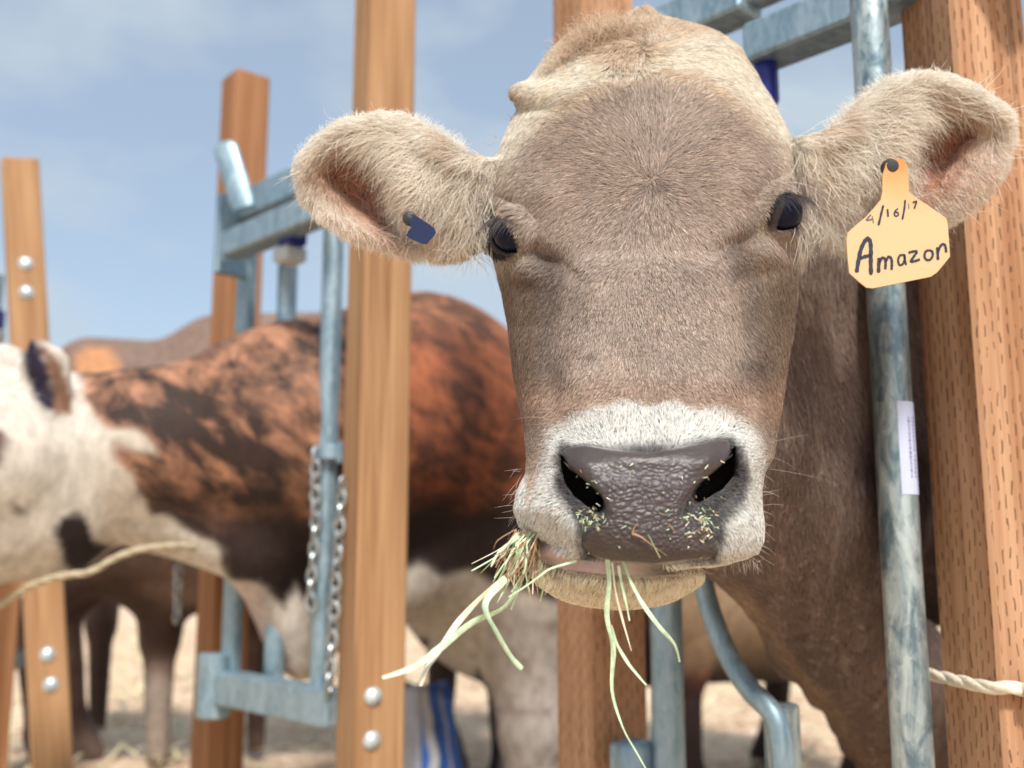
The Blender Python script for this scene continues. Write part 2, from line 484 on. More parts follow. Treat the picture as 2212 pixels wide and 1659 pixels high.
# ------------------------------------------------------------------ ground
def make_ground():
    m, nt, b = new_mat('straw_ground')
    oc = N(nt, 'ShaderNodeTexCoord').outputs['Object']
    a = noise(nt, 3.0, 8, .7, oc); c2 = noise(nt, 22, 6, .75, oc)
    f = mathn(nt, 'ADD', mathn(nt, 'MULTIPLY', a, .3), mathn(nt, 'MULTIPLY', c2, .7))
    nt.links.new(ramp(nt, f, [(.40, (.40, .22, .12)), (.48, (.80, .55, .36)), (.58, (.93, .75, .56))]), b.inputs['Base Color'])
    b.inputs['Roughness'].default_value = .9; bump(nt, b, c2, .8, .03)
    g = MB(); 
    n = 40; V = []; F = []
    xs = [math.copysign(abs(t) ** 3 * 900, t) for t in np.linspace(-1, 1, n)]
    for y in xs:
        for x in xs:
            r = math.hypot(x, y)
            V.append((x, y + 5, 0.02 * math.sin(x * .7) * math.sin(y * .6) if r < 40 else 0))
    for i in range(n - 1):
        for j in range(n - 1):
            F.append((i * n + j, i * n + j + 1, (i + 1) * n + j + 1, (i + 1) * n + j))
    g.add(V, F); o = g.build('ground', m); tag(o, kind='structure')
    # loose straw: nobody could count it
    N_ = 9000
    x = rng.uniform(-5, 5, N_); y = 1.2 + rng.uniform(0, 1, N_) ** 1.3 * 9; th = rng.uniform(0, math.pi, N_)
    L = rng.uniform(.04, .14, N_); w = rng.uniform(.003, .008, N_); z = rng.uniform(.022, .05, N_)
    dx, dy = np.cos(th), np.sin(th); tilt = rng.uniform(-.25, .25, N_)
    c = np.stack([x, y, z], 1); d = np.stack([dx, dy, tilt], 1) * L[:, None]; s = np.stack([-dy, dx, 0 * dx], 1) * w[:, None]
    V = np.stack([c - d - s, c - d + s, c + d * .2 + s + [0, 0, .012], c + d * .2 - s + [0, 0, .012], c + d, ], 1).reshape(-1, 3)
    k = np.arange(N_)[:, None] * 5
    Q = np.concatenate([k + [0, 3, 2, 1], k + [3, 4, 4, 2]], 1).reshape(-1, 4)
    me = bpy.data.meshes.new('loose_straw')
    F = []
    for i in range(N_): F += [(5 * i, 5 * i + 3, 5 * i + 2, 5 * i + 1), (5 * i + 3, 5 * i + 4, 5 * i + 2)]
    me.from_pydata(V.tolist(), [], F)
    o = link('loose_straw', me, mat_plain('straw', (.78, .60, .36), .7, var=.5, scale=3))
    tag(o, 'loose yellow straw scattered over the tan ground', 'straw', kind='stuff')
make_ground()

# ------------------------------------------------------------------ fence
FD = Vector((-.692, .722, 0)).normalized()        # along the fence, away from the camera
FN = Vector((-FD.y, FD.x, 0)) ; FN = Vector((-.722, -.692, 0)).normalized()    # towards the camera side
FO = Vector((.319, 1.2, 0))
def on_fence(u, v, off=0.0):
    """world point where the line of sight through a spot meets the fence plane"""
    d = P3(u, v, 1.0) - Vector((0, 0, CAMZ)); o = Vector((0, 0, CAMZ)); q = FO + FN * off
    t = (q - o).dot(FN) / d.dot(FN)
    return o + d * t
def post(u, v, D, alpha, s, ztop, mat, label, bolts=(), lean=0.0, group='timber fence posts'):
    c0 = P3(u, v, D); a = math.radians(alpha)
    e1 = Vector((-math.sin(a), math.cos(a), 0)); e2 = Vector((math.cos(a), math.sin(a), 0))
    base = Vector((c0.x, c0.y, 0)) + (e1 + e2) * s / 2
    root = empty('fence_post', (base.x, base.y, 0), label, 'post', group)
    L = Matrix.Translation(Vector((0, 0, c0.z)) + base) @ Matrix.Rotation(lean, 4, 'Y') @ Matrix.Translation(-(Vector((0, 0, c0.z)) + base))
    m = MB(); zb = -.05
    m.box(base + Vector((0, 0, (ztop + zb) / 2)), e2 * s / 2, e1 * s / 2, (0, 0, (ztop - zb) / 2), .004)
    m.v = [tuple(L @ Vector(p)) for p in m.v]
    m.build('timber', M[mat], root)
    # domed bolt heads on the front face
    nrm = -e1; nrm = L.to_3x3() @ nrm
    for bu, bv, r in bolts:
        q = L @ (base - e1 * s / 2)
        d = P3(bu, bv, 1.0) - Vector((0, 0, CAMZ)); t = (q - Vector((0, 0, CAMZ))).dot(nrm) / d.dot(nrm)
        p = Vector((0, 0, CAMZ)) + d * t
        b = MB(); R = r
        b.lathe(p - nrm * .002, nrm, [(R * 1.02, 0), (R * 1.02, .0035), (R * .9, .006), (R * .6, .0095), (R * .25, .0115), (0.0001, .012)])
        b.build('bolt_head', M['bolt'], root, True)
    return root
post(775, 1100, 1.72, 28, .089, 2.1, 'post_a', 'tall brown post left of the tan cow, two bolt heads at its foot',
     [(806, 1505, .0150), (803, 1600, .0150)])
post(470, 1100, 2.36, 40, .089, 1.865, 'post_b', 'reddish brown post behind the grey lever of the left headlock panel')
post(25, 800, 2.62, 26, .092, 1.725, 'post_a', 'leaning light brown post at the far left with two pairs of bolt heads',
     [(55, 570, .018), (57, 632, .018), (103, 1415, .018), (110, 1480, .018)], lean=math.radians(-7.2))
post(1270, 900, 1.40, 28, .089, 2.1, 'post_inc', 'incised brown post rising behind the tan cow between its horn bud and its chin')
post(2126, 1000, 1.00, 13, .089, 1.9, 'post_inc', 'large incised post at the right edge with cream rope tied across it')
post(-40, 1400, 2.9, 28, .089, 0.62, 'post_b', 'short dark brown post stub in the bottom left corner')

def pipe(mb, u0, v0, v1, r, off=0.0, useg=14):
    a = on_fence(u0, v0, off); z1 = on_fence_z(a, v1)
    mb.tube([a, (a.x, a.y, (a.z + z1) / 2), (a.x, a.y, z1)], r, useg)
    return a, z1
def on_fence_z(a, v):
    """height on the vertical line through a that is seen at picture row v"""
    lo, hi = -1.0, 4.0
    for _ in range(50):
        mid = (lo + hi) / 2
        _, vv, _ = proj(np.array([a.x, a.y, mid]))
        if vv > v: lo = mid
        else: hi = mid
    return (lo + hi) / 2
def railbox(mb, u0, v0, L0, L1, h, w, off=0.0, bev=.004):
    """rectangular tube along the fence through the point seen at (u0,v0); runs from -L0 (near) to L1 (far)"""
    c = on_fence(u0, v0, off)
    mid = c + FD * (L1 - L0) / 2
    mb.box(mid, FN * w / 2, Vector((0, 0, h / 2)), FD * (L0 + L1) / 2, bev)
    return c

def left_panel():
    base = on_fence(600, 1500); base.z = 0
    r = empty('headlock_panel', base, 'galvanised headlock panel with a slanting lever, above the neck of the brindle cow', 'headlock', 'galvanised headlock panels')
    m = MB(); railbox(m, 600, 420, .16, .17, .062, .05, .02); m.build('top_rail', M['metal'], r)
    m = MB(); railbox(m, 590, 495, .17, .16, .052, .05, .07); m.build('top_rail', M['metal'], r)
    m = MB(); c = railbox(m, 570, 1500, .24, .20, .062, .05, .02); m.build('bottom_rail', M['metal'], r)
    e = on_fence(500, 510, .05)
    m = MB(); m.box(e, FN * .035, FD * .008, (0, 0, .085), .003); m.build('end_plate', M['metal'], r)
    p = on_fence(462, 1480, .03)
    m = MB(); m.tube([p + Vector((0, 0, -.062)), p + Vector((0, 0, -.058)), p + Vector((0, 0, .058)), p + Vector((0, 0, .062))], [.028, .033, .033, .028], 20)
    m.build('end_collar', M['metal'], r, True)
    # release lever: flat bar with round ends
    a = P3(483, 305, e.y + .02); b = P3(528, 450, e.y - .02)
    m = MB(); pts = [a.lerp(b, t) for t in (0, .02, .06, .12, .5, .9, 1)]
    m.tube(pts, [.004, .014, .021, .025, .025, .025, .022], 20, True, .35, up=(1, 0, .3))
    m.build('lever', M['metal'], r, True)
    for (u, v0, v1, rad) in ((537, 520, 1500, .0205), (722, 460, 1500, .0195)):
        m = MB(); pipe(m, u, v0, v1, rad, .0); m.build('upright_pipe', M['metal'], r, True)
    m = MB(); pipe(m, 622, 575, 1500, .0205, -.045); nb = m.build('neck_bar', M['metal'], r, True)
    c = on_fence(632, 512, .05)
    m = MB(); m.box(c, FN * .02, FD * .022, (0, 0, .018), .003); m.build('sleeve', M['blue'], r)
    c = on_fence(626, 552, .045)
    m = MB(); m.box(c, FN * .024, FD * .026, (0, 0, .015), .005); m.build('clamp', M['clamp'], r)
    c = on_fence(714, 980, 0)
    m = MB(); m.tube([c + Vector((0, 0, -.014)), c + Vector((0, 0, -.01)), c + Vector((0, 0, .01)), c + Vector((0, 0, .014))], [.027, .031, .031, .027], 20)
    m.box(c + FN * .0 - FD * .033, FN * .006, FD * .008, (0, 0, .02), .002)
    m.build('chain_collar', M['metal'], r, True)
left_panel()

def right_panel():
    base = on_fence(1700, 1600); base.z = 0
    r = empty('headlock_panel', base, 'large galvanised headlock panel around the neck of the tan cow', 'headlock', 'galvanised headlock panels')
    m = MB(); railbox(m, 1500, 42, .09, .07, .055, .055, -.03); m.build('top_rail', M['metal'], r)
    m = MB(); railbox(m, 1545, 22, .14, .0, .035, .04, -.035); m.build('rail_coupler', M['metal2'], r)
    m = MB(); railbox(m, 1720, 72, .30, .06, .050, .055, .0); m.build('top_rail', M['metal'], r)
    m = MB(); railbox(m, 1380, 1648, .02, .03, .05, .05, 0); m.build('bottom_rail', M['metal'], r)
    m = MB(); a, z1 = pipe(m, 1917, 700, 1720, .0198, .05); m.tube([(a.x, a.y, a.z), (a.x, a.y, on_fence_z(a, -60))], .0198, 14)
    # one seamless pipe instead of two halves
    m = MB(); zt = on_fence_z(a, -60); m.tube([(a.x, a.y, z1), (a.x, a.y, (z1 + zt) / 2), (a.x, a.y, zt)], .0198, 28)
    up = m.build('upright_pipe', M['metal2'], r, True)
    # sticker wrapped round the pipe
    th0, th1 = math.radians(-98), math.radians(-12)      # angle in XY, camera lies towards -Y
    zs0, zs1 = on_fence_z(a, 1070), on_fence_z(a, 872)
    V = []; F = []; k = 10
    for i in range(k + 1):
        th = th0 + (th1 - th0) * i / k
        for z in (zs0, zs1): V.append((a.x + .0203 * math.cos(th), a.y + .0203 * math.sin(th), z))
    for i in range(k): F.append((2 * i, 2 * i + 2, 2 * i + 3, 2 * i + 1))
    m = MB(); m.add(V, F); st = m.build('sticker', M['sticker'], up)
    rs = random.Random(3); m = MB()
    for ln, th in enumerate((math.radians(-64), math.radians(-46))):
        z = zs0 + (zs1 - zs0) * .18
        while z < zs0 + (zs1 - zs0) * .82:
            h = rs.uniform(.0012, .0035)
            w = math.radians(rs.uniform(5, 8)) / 2
            for q in range(2):
                t0 = th - w + q * w; t1 = t0 + w * .75
                V = [(a.x + .0206 * math.cos(t), a.y + .0206 * math.sin(t), zz) for t, zz in ((t0, z), (t1, z + rs.uniform(-.0005, .0005)), (t1, z + h), (t0, z + h * .8))]
                m.add(V, [(0, 1, 2, 3)])
            z += h + (.0035 if rs.random() < .15 else .0012)
    m.build('sticker_print', M['ink'], up if False else st)
    m = MB(); pipe(m, 1440, 1000, 1720, .0205, .0)
    b, z1 = on_fence(1440, 1400, 0), 0
    m = MB(); m.tube([(b.x, b.y, on_fence_z(b, 1740)), (b.x, b.y, .9), (b.x, b.y, on_fence_z(b, 40))], .0205, 24)
    m.build('upright_pipe', M['metal'], r, True)
    # bent neck bar
    pts = [(1508, 1150), (1520, 1262), (1545, 1350), (1580, 1430), (1622, 1492), (1660, 1530), (1680, 1570), (1690, 1640), (1694, 1740)]
    cp = [on_fence(u, v, .015) for u, v in pts]
    dense = []
    for i in range(len(cp) - 1):
        p0, p1, p2, p3 = cp[max(i - 1, 0)], cp[i], cp[i + 1], cp[min(i + 2, len(cp) - 1)]
        for t in (0, .25, .5, .75):
            dense.append(.5 * ((2 * p1) + (p2 - p0) * t + (2 * p0 - 5 * p1 + 4 * p2 - p3) * t * t + (3 * p1 - 3 * p2 + p3 - p0) * t ** 3))
    dense.append(cp[-1])
    m = MB(); m.tube(dense, .0125, 18); m.build('neck_bar', M['metal'], r, True)
    g = on_fence(1690, 1600, -.02)
    m = MB(); m.tube([(g.x, g.y, on_fence_z(g, 1740)), (g.x, g.y, on_fence_z(g, 1525)), (g.x, g.y, on_fence_z(g, 1520))], [.0205, .0205, .017], 24); m.build('neck_bar_socket', M['metal2'], r, True)
    # sleeve of the locking bar under the rail, then the bar itself
    c = on_fence(1655, 170, .0)
    m = MB(); m.tube([c + Vector((0, 0, .035)), c + Vector((0, 0, .03)), c, c + Vector((0, 0, -.03)), c + Vector((0, 0, -.035))], [.012, .015, .015, .015, .012], 18); m.build('sleeve', M['blue'], r, True)
    m = MB(); m.tube([c + Vector((0, 0, -.035)), c + Vector((0, 0, -.10)), c + Vector((0, 0, -.16))], .011, 16); m.build('locking_bar', M['metal2'], r, True)
    c = on_fence(1372, 1635, .02)
    m = MB(); m.tube([c + Vector((0, 0, -.04)), c + Vector((0, 0, .012)), c + Vector((0, 0, .018)), c + Vector((0, 0, .021))], [.0235, .0235, .020, .012], 20); m.build('end_collar', M['metal'], r, True)
right_panel()

def edge_panel():
    base = on_fence(20, 1430); base.z = 0
    r = empty('headlock_panel', base, 'headlock panel cut off at the left edge, only a blue sleeve in view', 'headlock', 'galvanised headlock panels')
    p = P3(-12, 690, 2.75)
    m = MB(); m.box(p, (.02, 0, 0), (0, .02, 0), (0, 0, .026), .003); m.build('sleeve', M['blue'], r)
    m = MB(); m.box(p + Vector((0, 0, -.045)), (.022, 0, 0), (0, .022, 0), (0, 0, .017), .003); m.build('clamp', M['clamp'], r)
    m = MB(); m.tube([(p.x - .005, p.y, .3), (p.x - .005, p.y, 1.0), (p.x - .005, p.y, p.z + .12)], .02, 16); m.build('upright_pipe', M['metal'], r, True)
    q = P3(22, 1425, 3.05)
    m = MB(); m.box(q, (.03, 0, 0), (0, .03, 0), (0, 0, .028), .004); m.build('bottom_rail', M['metal'], r)
edge_panel()

# chains: one link mesh, copied for every link
def link_mesh():
    m = MB(); pts = []
    for k in range(25):
        t = 2 * math.pi * k / 24
        pts.append((.0085 * math.cos(t) if True else 0, 0, .0155 * math.sin(t)))
    m.tube(pts[:-1] + [pts[0]], .0036, 8, False)
    return m
def chain(pts, label):
    pts = [Vector(p) for p in pts]
    r = empty('chain', pts[0], label, 'chain', 'steel chains hanging on the headlocks')
    seg = []; step = .0235
    tot = sum((pts[i + 1] - pts[i]).length for i in range(len(pts) - 1)); n = int(tot / step)
    o0 = link_mesh().build('link', M['chain'], r, True)
    o0.matrix_parent_inverse = Matrix()
    for i in range(n):
        d = i * step; k = 0
        while k < len(pts) - 2 and d > (pts[k + 1] - pts[k]).length: d -= (pts[k + 1] - pts[k]).length; k += 1
        t = (pts[k + 1] - pts[k]).normalized(); p = pts[k] + t * d
        o = o0 if i == 0 else o0.copy()
        if i: COL.objects.link(o); o.parent = r; o.matrix_parent_inverse = Matrix()
        q = t.to_track_quat('Z', 'Y').to_matrix() @ Matrix.Rotation((i % 2) * math.pi / 2 + random.uniform(-.3, .3) + .5, 3, 'Z')
        o.matrix_basis = Matrix.Translation(p - pts[0]) @ q.to_4x4()
a = on_fence(682, 985, .03)
chain([a, a + Vector((.004, 0, -.12)), a + Vector((-.002, 0, -.25)), a + Vector((.01, 0, -.30))], 'steel chain hanging left of the pipe, just above the bottom rail of the left headlock')
a = on_fence(740, 1050, .035)
chain([a, a + Vector((-.006, 0, -.14)), a + Vector((-.012, 0, -.30)), a + Vector((-.016, 0, -.37))], 'steel chain hanging between the pipe and the tall brown post with two bolts')
a = P3(386, 1235, 2.25)
chain([a, a + Vector((.002, 0, -.08)), a + Vector((.0, 0, -.14))], 'short steel chain hanging below the white dewlap of the brindle cow')

# ropes
def rope(pts, r, mat, label, knots=()):
    cp = [Vector(p) for p in pts]; dense = []
    for i in range(len(cp) - 1):
        p0, p1, p2, p3 = cp[max(i - 1, 0)], cp[i], cp[i + 1], cp[min(i + 2, len(cp) - 1)]
        for t in np.linspace(0, 1, 13)[:-1]:
            t = float(t); dense.append(.5 * ((2 * p1) + (p2 - p0) * t + (2 * p0 - 5 * p1 + 4 * p2 - p3) * t * t + (3 * p1 - 3 * p2 + p3 - p0) * t ** 3))
    dense.append(cp[-1])
    m = MB(); L = 0
    frames = []
    for i, p in enumerate(dense):
        t = (dense[min(i + 1, len(dense) - 1)] - dense[max(i - 1, 0)]).normalized()
        n = (Vector((0, 0, 1)) - t * t.z).normalized() if abs(t.z) < .95 else Vector((1, 0, 0)); b = t.cross(n)
        if i: L += (p - dense[i - 1]).length
        frames.append((p, n, b, L))
    for s in range(3):
        pp = []
        for p, n, b, L in frames:
            a = L / (r * 13) * 2 * math.pi + s * 2 * math.pi / 3
            pp.append(p + (n * math.cos(a) + b * math.sin(a)) * r * .45)
        m.tube(pp, r * .62, 9)
    for (kp, kr) in knots:
        kp = Vector(kp)
        for q in range(3):
            pts = []
            ax = Vector((math.cos(q * 1.1), .3, math.sin(q * 1.1 + .5))).normalized(); e = ax.orthogonal().normalized(); g = ax.cross(e)
            for k in range(17):
                t = 2 * math.pi * k / 16; pts.append(kp + (e * math.cos(t) + g * math.sin(t)) * kr)
            m.tube(pts, r * .75, 9, False)
    o = m.build('rope', M[mat], None, True)
    return tag(o, label, 'rope', None)
def post_rope():
    c0 = P3(2126, 1000, 1.00); a = math.radians(13)
    e1 = Vector((-math.sin(a), math.cos(a), 0)); e2 = Vector((math.cos(a), math.sin(a), 0))
    def at(x, y, vv, off):
        p = Vector((c0.x, c0.y, 0)) + e2 * x + e1 * y
        p += (-e1 if y <= 0 else -e2) * off if not (x <= 0.001 and y <= .001) else (-(e1 + e2).normalized()) * off
        return Vector((p.x, p.y, on_fence_z(p, vv)))
    pts = [at(-.0, .12, 1450, .009), at(0, .085, 1460, .008), at(0, .04, 1474, .008), at(0, .008, 1484, .008), at(.004, 0, 1486, .008), at(.02, 0, 1490, .008), at(.037, 0, 1493, .009), at(.06, 0, 1496, .008), at(.10, 0, 1496, .008), at(.13, 0, 1492, .009)]
    rope(pts, .0062, 'rope', 'cream rope tied in a knot across the incised post at the right edge', [(at(.024, 0, 1493, .016), .0085), (at(.034, 0, 1500, .016), .0075)])
post_rope()
rope([P3(-60, 1345, 1.85), P3(0, 1308, 1.84), P3(60, 1268, 1.83), P3(130, 1245, 1.82), P3(195, 1235, 1.82), P3(250, 1205, 1.83), P3(310, 1186, 1.85), P3(400, 1180, 1.9), P3(470, 1200, 1.97)], .0065, 'rope2',
     'tan lead rope slung under the jaw and neck of the brindle cow')

# ------------------------------------------------------------------ cows: signed distance modelling
def field_grid(lo, hi, step):
    n = [int((hi[i] - lo[i]) / step) + 1 for i in range(3)]
    ax = [lo[i] + step * np.arange(n[i]) for i in range(3)]
    return ax, np.meshgrid(*ax, indexing='ij')
def cap(G, a, b, ra, rb, sc=(1, 1, 1)):
    X, Y, Z = G; a = np.array(a, float); b = np.array(b, float)
    s = np.array(sc, float)
    p = [(X - a[0]) / s[0], (Y - a[1]) / s[1], (Z - a[2]) / s[2]]; d = (b - a) / s
    L2 = (d ** 2).sum() + 1e-9
    t = np.clip((p[0] * d[0] + p[1] * d[1] + p[2] * d[2]) / L2, 0, 1)
    return np.sqrt((p[0] - d[0] * t) ** 2 + (p[1] - d[1] * t) ** 2 + (p[2] - d[2] * t) ** 2) - (ra + (rb - ra) * t)
def body_mesh(prims, step=.02, k=.05, pad=.12):
    pts = np.array([p for q in prims for p in (q[0], q[1])]); rad = max(max(q[2], q[3]) for q in prims)
    lo = pts.min(0) - rad - pad * .3; hi = pts.max(0) + rad + pad * .3
    ax, G = field_grid(lo, hi, step)
    G = [g.astype(np.float32) for g in G]
    F = None
    for q in prims:
        f = cap(G, q[0], q[1], q[2], q[3], q[4] if len(q) > 4 else (1, 1, 1))
        kk = q[5] if len(q) > 5 else k
        F = f if F is None else smin(F, f, kk)
    return surface_nets(F, lo, step)
def frame(origin, fwd):
    f = np.array([fwd[0], fwd[1], 0.]); f /= np.linalg.norm(f); l = np.array([-f[1], f[0], 0.])
    o = np.array([origin[0], origin[1], 0.])
    R = lambda x, y, z: tuple(o + f * x + l * y + np.array([0, 0, z]))
    return R
def std_body(R, h=1.0, ldx=0.0, hdx=0.0):
    """trunk, legs and tail of a standing cow in its own frame (x forward, y left); h scales height"""
    P = []
    S = (1, 1, 1)
    P.append((R(.42, 0, .95 * h), R(-.05, 0, .90 * h), .31, .36)); P.append((R(-.05, 0, .90 * h), R(-.62, 0, .97 * h), .36, .29))
    P.append((R(.35, 0, 1.19 * h), R(-.2, 0, 1.15 * h), .11, .12)); P.append((R(-.2, 0, 1.15 * h), R(-.72, 0, 1.17 * h), .12, .12))
    P.append((R(.5, 0, .78 * h), R(.62, 0, .80 * h), .18, .13))
    for s in (-1, 1):
        R0 = R
        if ldx: R = (lambda x, y, z, R0=R0: R0(x + (ldx if x > 0 else 0), y, z))
        P.append((R(.42, s * .18, .85 * h), R(.46, s * .18, .66 * h), .15, .10)); P.append((R(.46, s * .18, .66 * h), R(.47, s * .17, .40 * h), .085, .06))
        P.append((R(.47, s * .17, .40 * h), R(.46, s * .17, .14 * h), .052, .04, (1, 1, 1), .03)); P.append((R(.46, s * .17, .13 * h), R(.50, s * .17, .035), .045, .055, (1, 1, 1), .02))
        P.append((R(-.62 - hdx, s * .18, .95 * h), R(-.52 - hdx, s * .20, .68 * h), .19, .12)); P.append((R(-.52 - hdx, s * .20, .68 * h), R(-.80 - hdx, s * .17, .46 * h), .10, .055))
        P.append((R(-.80 - hdx, s * .17, .46 * h), R(-.75 - hdx, s * .17, .14 * h), .05, .04, (1, 1, 1), .03)); P.append((R(-.75 - hdx, s * .17, .13 * h), R(-.70 - hdx, s * .17, .035), .045, .055, (1, 1, 1), .02))
    R = R0 if ldx == 0 else R
    P.append((R(-.88, 0, 1.12 * h), R(-.95, 0, .60 * h), .035, .02, (1, 1, 1), .03)); P.append((R(-.95, 0, .60 * h), R(-.95, 0, .40 * h), .02, .045, (1, 1, 1), .03))
    return P

def far_cow(name, prims, coatfn, label, base, step=.013):
    V, Q = body_mesh(prims, step)
    r = empty('cow', base, label, 'cow')
    me = np_mesh('body', V, Q)
    u, v, D = proj(V); c, br = coatfn(V, u, v)
    add_color(me, 'coat', c); add_float(me, 'brindle', br)
    o = link('body', me, M['brindle'], r, True)
    return r, V, Q

WHITE = np.array([.57, .515, .44]); ORANGE = np.array([.44, .21, .12]); DARK = np.array([.022, .014, .014])
def blend(c, col, m): return c * (1 - m[:, None]) + np.asarray(col) * m[:, None]
# --- the brindle cow with a white head, neck through the left headlock
def brindle_cow():
    A = P3(1030, 900, 2.55); R = frame((A.x + .28, A.y + .30), (-.80, -.60))
    T = std_body(R, .97, -.33, .22)
    gl = lambda a, b: (tuple(P3(*a)), tuple(P3(*b)))
    q = P3(1150, 1500, 2.45); T += [((q.x - .01, q.y, .62), (q.x, q.y, .30), .125, .085, (1, 1, 1), .05), ((q.x, q.y, .30), (q.x, q.y, .05), .075, .05, (1, 1, 1), .04)]
    T += [(R(.22, 0, .70), R(-.80, 0, .64), .34, .34, (1, 1, 1), .08)]
    w = lambda u, v, D: tuple(P3(u, v, D))
    # neck: shoulder -> through the headlock -> head at the left
    T += [(w(900, 900, 2.48), w(640, 935, 2.09), .30, .215, (1, 1, 1), .08), (w(640, 940, 2.09), w(330, 975, 2.00), .205, .150, (1, 1, 1), .08),
          (w(330, 975, 2.00), w(150, 940, 1.98), .145, .12, (1, 1, 1), .06),
          (w(760, 1170, 2.28), w(560, 1180, 2.1), .12, .09, (1, 1, 1), .06), (w(560, 1180, 2.0), w(330, 1130, 1.95), .075, .05, (1, 1, 1), .06),
          (w(900, 1180, 2.42), w(665, 1330, 2.12), .16, .09, (1, 1, 1), .06), (w(650, 1300, 2.1), w(655, 1420, 2.08), .09, .045, (1, 1, 1), .05), (w(650, 1330, 2.1), w(560, 1260, 2.02), .06, .03, (1, 1, 1), .05),
          (w(85, 935, 1.93), w(10, 1000, 1.85), .11, .125, (1, 1, 1), .035), (w(62, 1020, 1.88), w(85, 1085, 1.87), .095, .085, (1, 1, 1), .02), (w(10, 1000, 1.86), w(-170, 1130, 1.78), .125, .09, (1, 1, 1), .05),
          (w(95, 1100, 1.92), w(-150, 1200, 1.78), .115, .08, (1, 1, 1), .05), (w(170, 1000, 1.95), w(120, 1120, 1.92), .12, .10, (1, 1, 1), .05),
          (w(50, 865, 1.96), w(5, 805, 1.94), .06, .055, (1, 1, 1), .04),
          (w(118, 868, 1.86), w(98, 795, 1.86), .036, .046, (1, .45, 1), .008), (w(98, 795, 1.86), w(72, 730, 1.86), .044, .012, (1, .45, 1), .008)]
    base = R(-.1, 0, 0)
    NK = [(-200, 640), (60, 700), (140, 720), (172, 800), (178, 850), (205, 905), (230, 925), (290, 925), (335, 965), (338, 985), (290, 975), (252, 955), (250, 990), (285, 1020), (318, 1075), (332, 1110), (365, 1110), (420, 1150), (480, 1185), (478, 1215), (500, 1255),
          (560, 1260), (620, 1310), (640, 1260), (690, 1330), (700, 1700), (-300, 1700)]
    SPOT = [(130, 1120), (165, 1102), (188, 1130), (200, 1168), (240, 1180), (200, 1215), (175, 1245), (140, 1225), (128, 1180), (112, 1150)]
    SP2 = [(22, 1090), (40, 1096), (56, 1112), (40, 1114), (24, 1104)]
    EYE = [(-40, 930), (5, 930), (20, 955), (10, 985), (-10, 1010), (-40, 1010)]
    EARIN = [(48, 730), (70, 718), (92, 760), (112, 815), (122, 884), (100, 892), (74, 860), (54, 800)]
    PINK = [(520, 1230), (560, 1260), (640, 1450), (640, 1560), (480, 1560), (480, 1300)]
    BW = [(835, 1240), (900, 1215), (960, 1240), (1020, 1230), (1060, 1260), (1230, 1310), (1230, 1800), (700, 1800), (700, 1400)]
    BD = [(900, 1380), (930, 1375), (925, 1400), (905, 1405)]
    def coat(V, u, v):
        nn = fbm(V, 9, 3) * 14 + fbm(V, 22, 5) * 6
        uu = u + nn; vv = v + fbm(V, 10, 9) * 14 + 0
        c = np.tile(ORANGE, (len(V), 1)) * (1 + .25 * fbm(V, 6, 8))[:, None]
        red = sm(820, 900, u); c = blend(c, [.34, .095, .035], red * .85)
        top = sm(760, 640, v) * sm(800, 900, u); c = blend(c, [.44, .19, .09], top * .8)
        dk = sm(-.15, .35, fbm(V, 3.5, 21) + sm(1000, 1200, v + nn * 2) * .8 - .30); c = blend(c, [.035, .018, .016], dk * (1 - top * .7))
        br = np.ones(len(V)) * (1 - .15 * red)
        tb = sm(1400, 1470, u) * sm(1180, 1290, v + nn); c = blend(c, [.44, .31, .20], tb * sm(1480, 1380, v)); br = br * (1 - tb)
        for poly, col, wd in ((NK, WHITE, 10), (BW, WHITE * .88, 14)):
            m = sm(wd, -wd, sdpoly(uu, vv, poly)); c = blend(c, col, m); br = br * (1 - m)
        c = blend(c, WHITE * [.80, .75, .68], sm(190, 300, u) * sm(1, 0, br) * sm(420, 350, u) * .5)
        m = sm(14, -14, sdpoly(uu, vv, PINK)); c = blend(c, [.50, .36, .32], m * (1 - np.clip(br, 0, 1)) * .6)
        for poly, col in ((SPOT, DARK), (SP2, DARK * 3), (EYE, [.12, .06, .05]), (EARIN, [.012, .006, .02]), (BD, DARK * 2)):
            m = sm(8, -8, sdpoly(u + nn * .5, v, poly)); c = blend(c, col, m); br = br * (1 - m)
        ear = sm(8, -4, sdpoly(u, v, [(80, 725), (128, 780), (156, 860), (150, 896), (120, 896), (114, 820), (94, 762)])); c = blend(c, [.17, .085, .05], ear)
        fl = sm(8, -8, sdpoly(uu, vv, [(1000, 1500), (1030, 1440), (1062, 1480), (1080, 1560), (1085, 1800), (1020, 1800)])); c = blend(c, DARK, fl)
        lg = sm(20, -20, np.abs(u - 1150) - 95) * sm(1290, 1360, v); c = blend(c, np.array([.42, .37, .33]) * (1 + .0), lg * (1 - fl) * .8); c = blend(c, [.20, .15, .12], lg * np.clip(fbm(V, 30, 66) * 2, 0, 1) * .7)
        return c, br
    far_cow('cow', T, coat, 'brindle brown cow with a white head and neck, reaching through the left headlock', base)
brindle_cow()

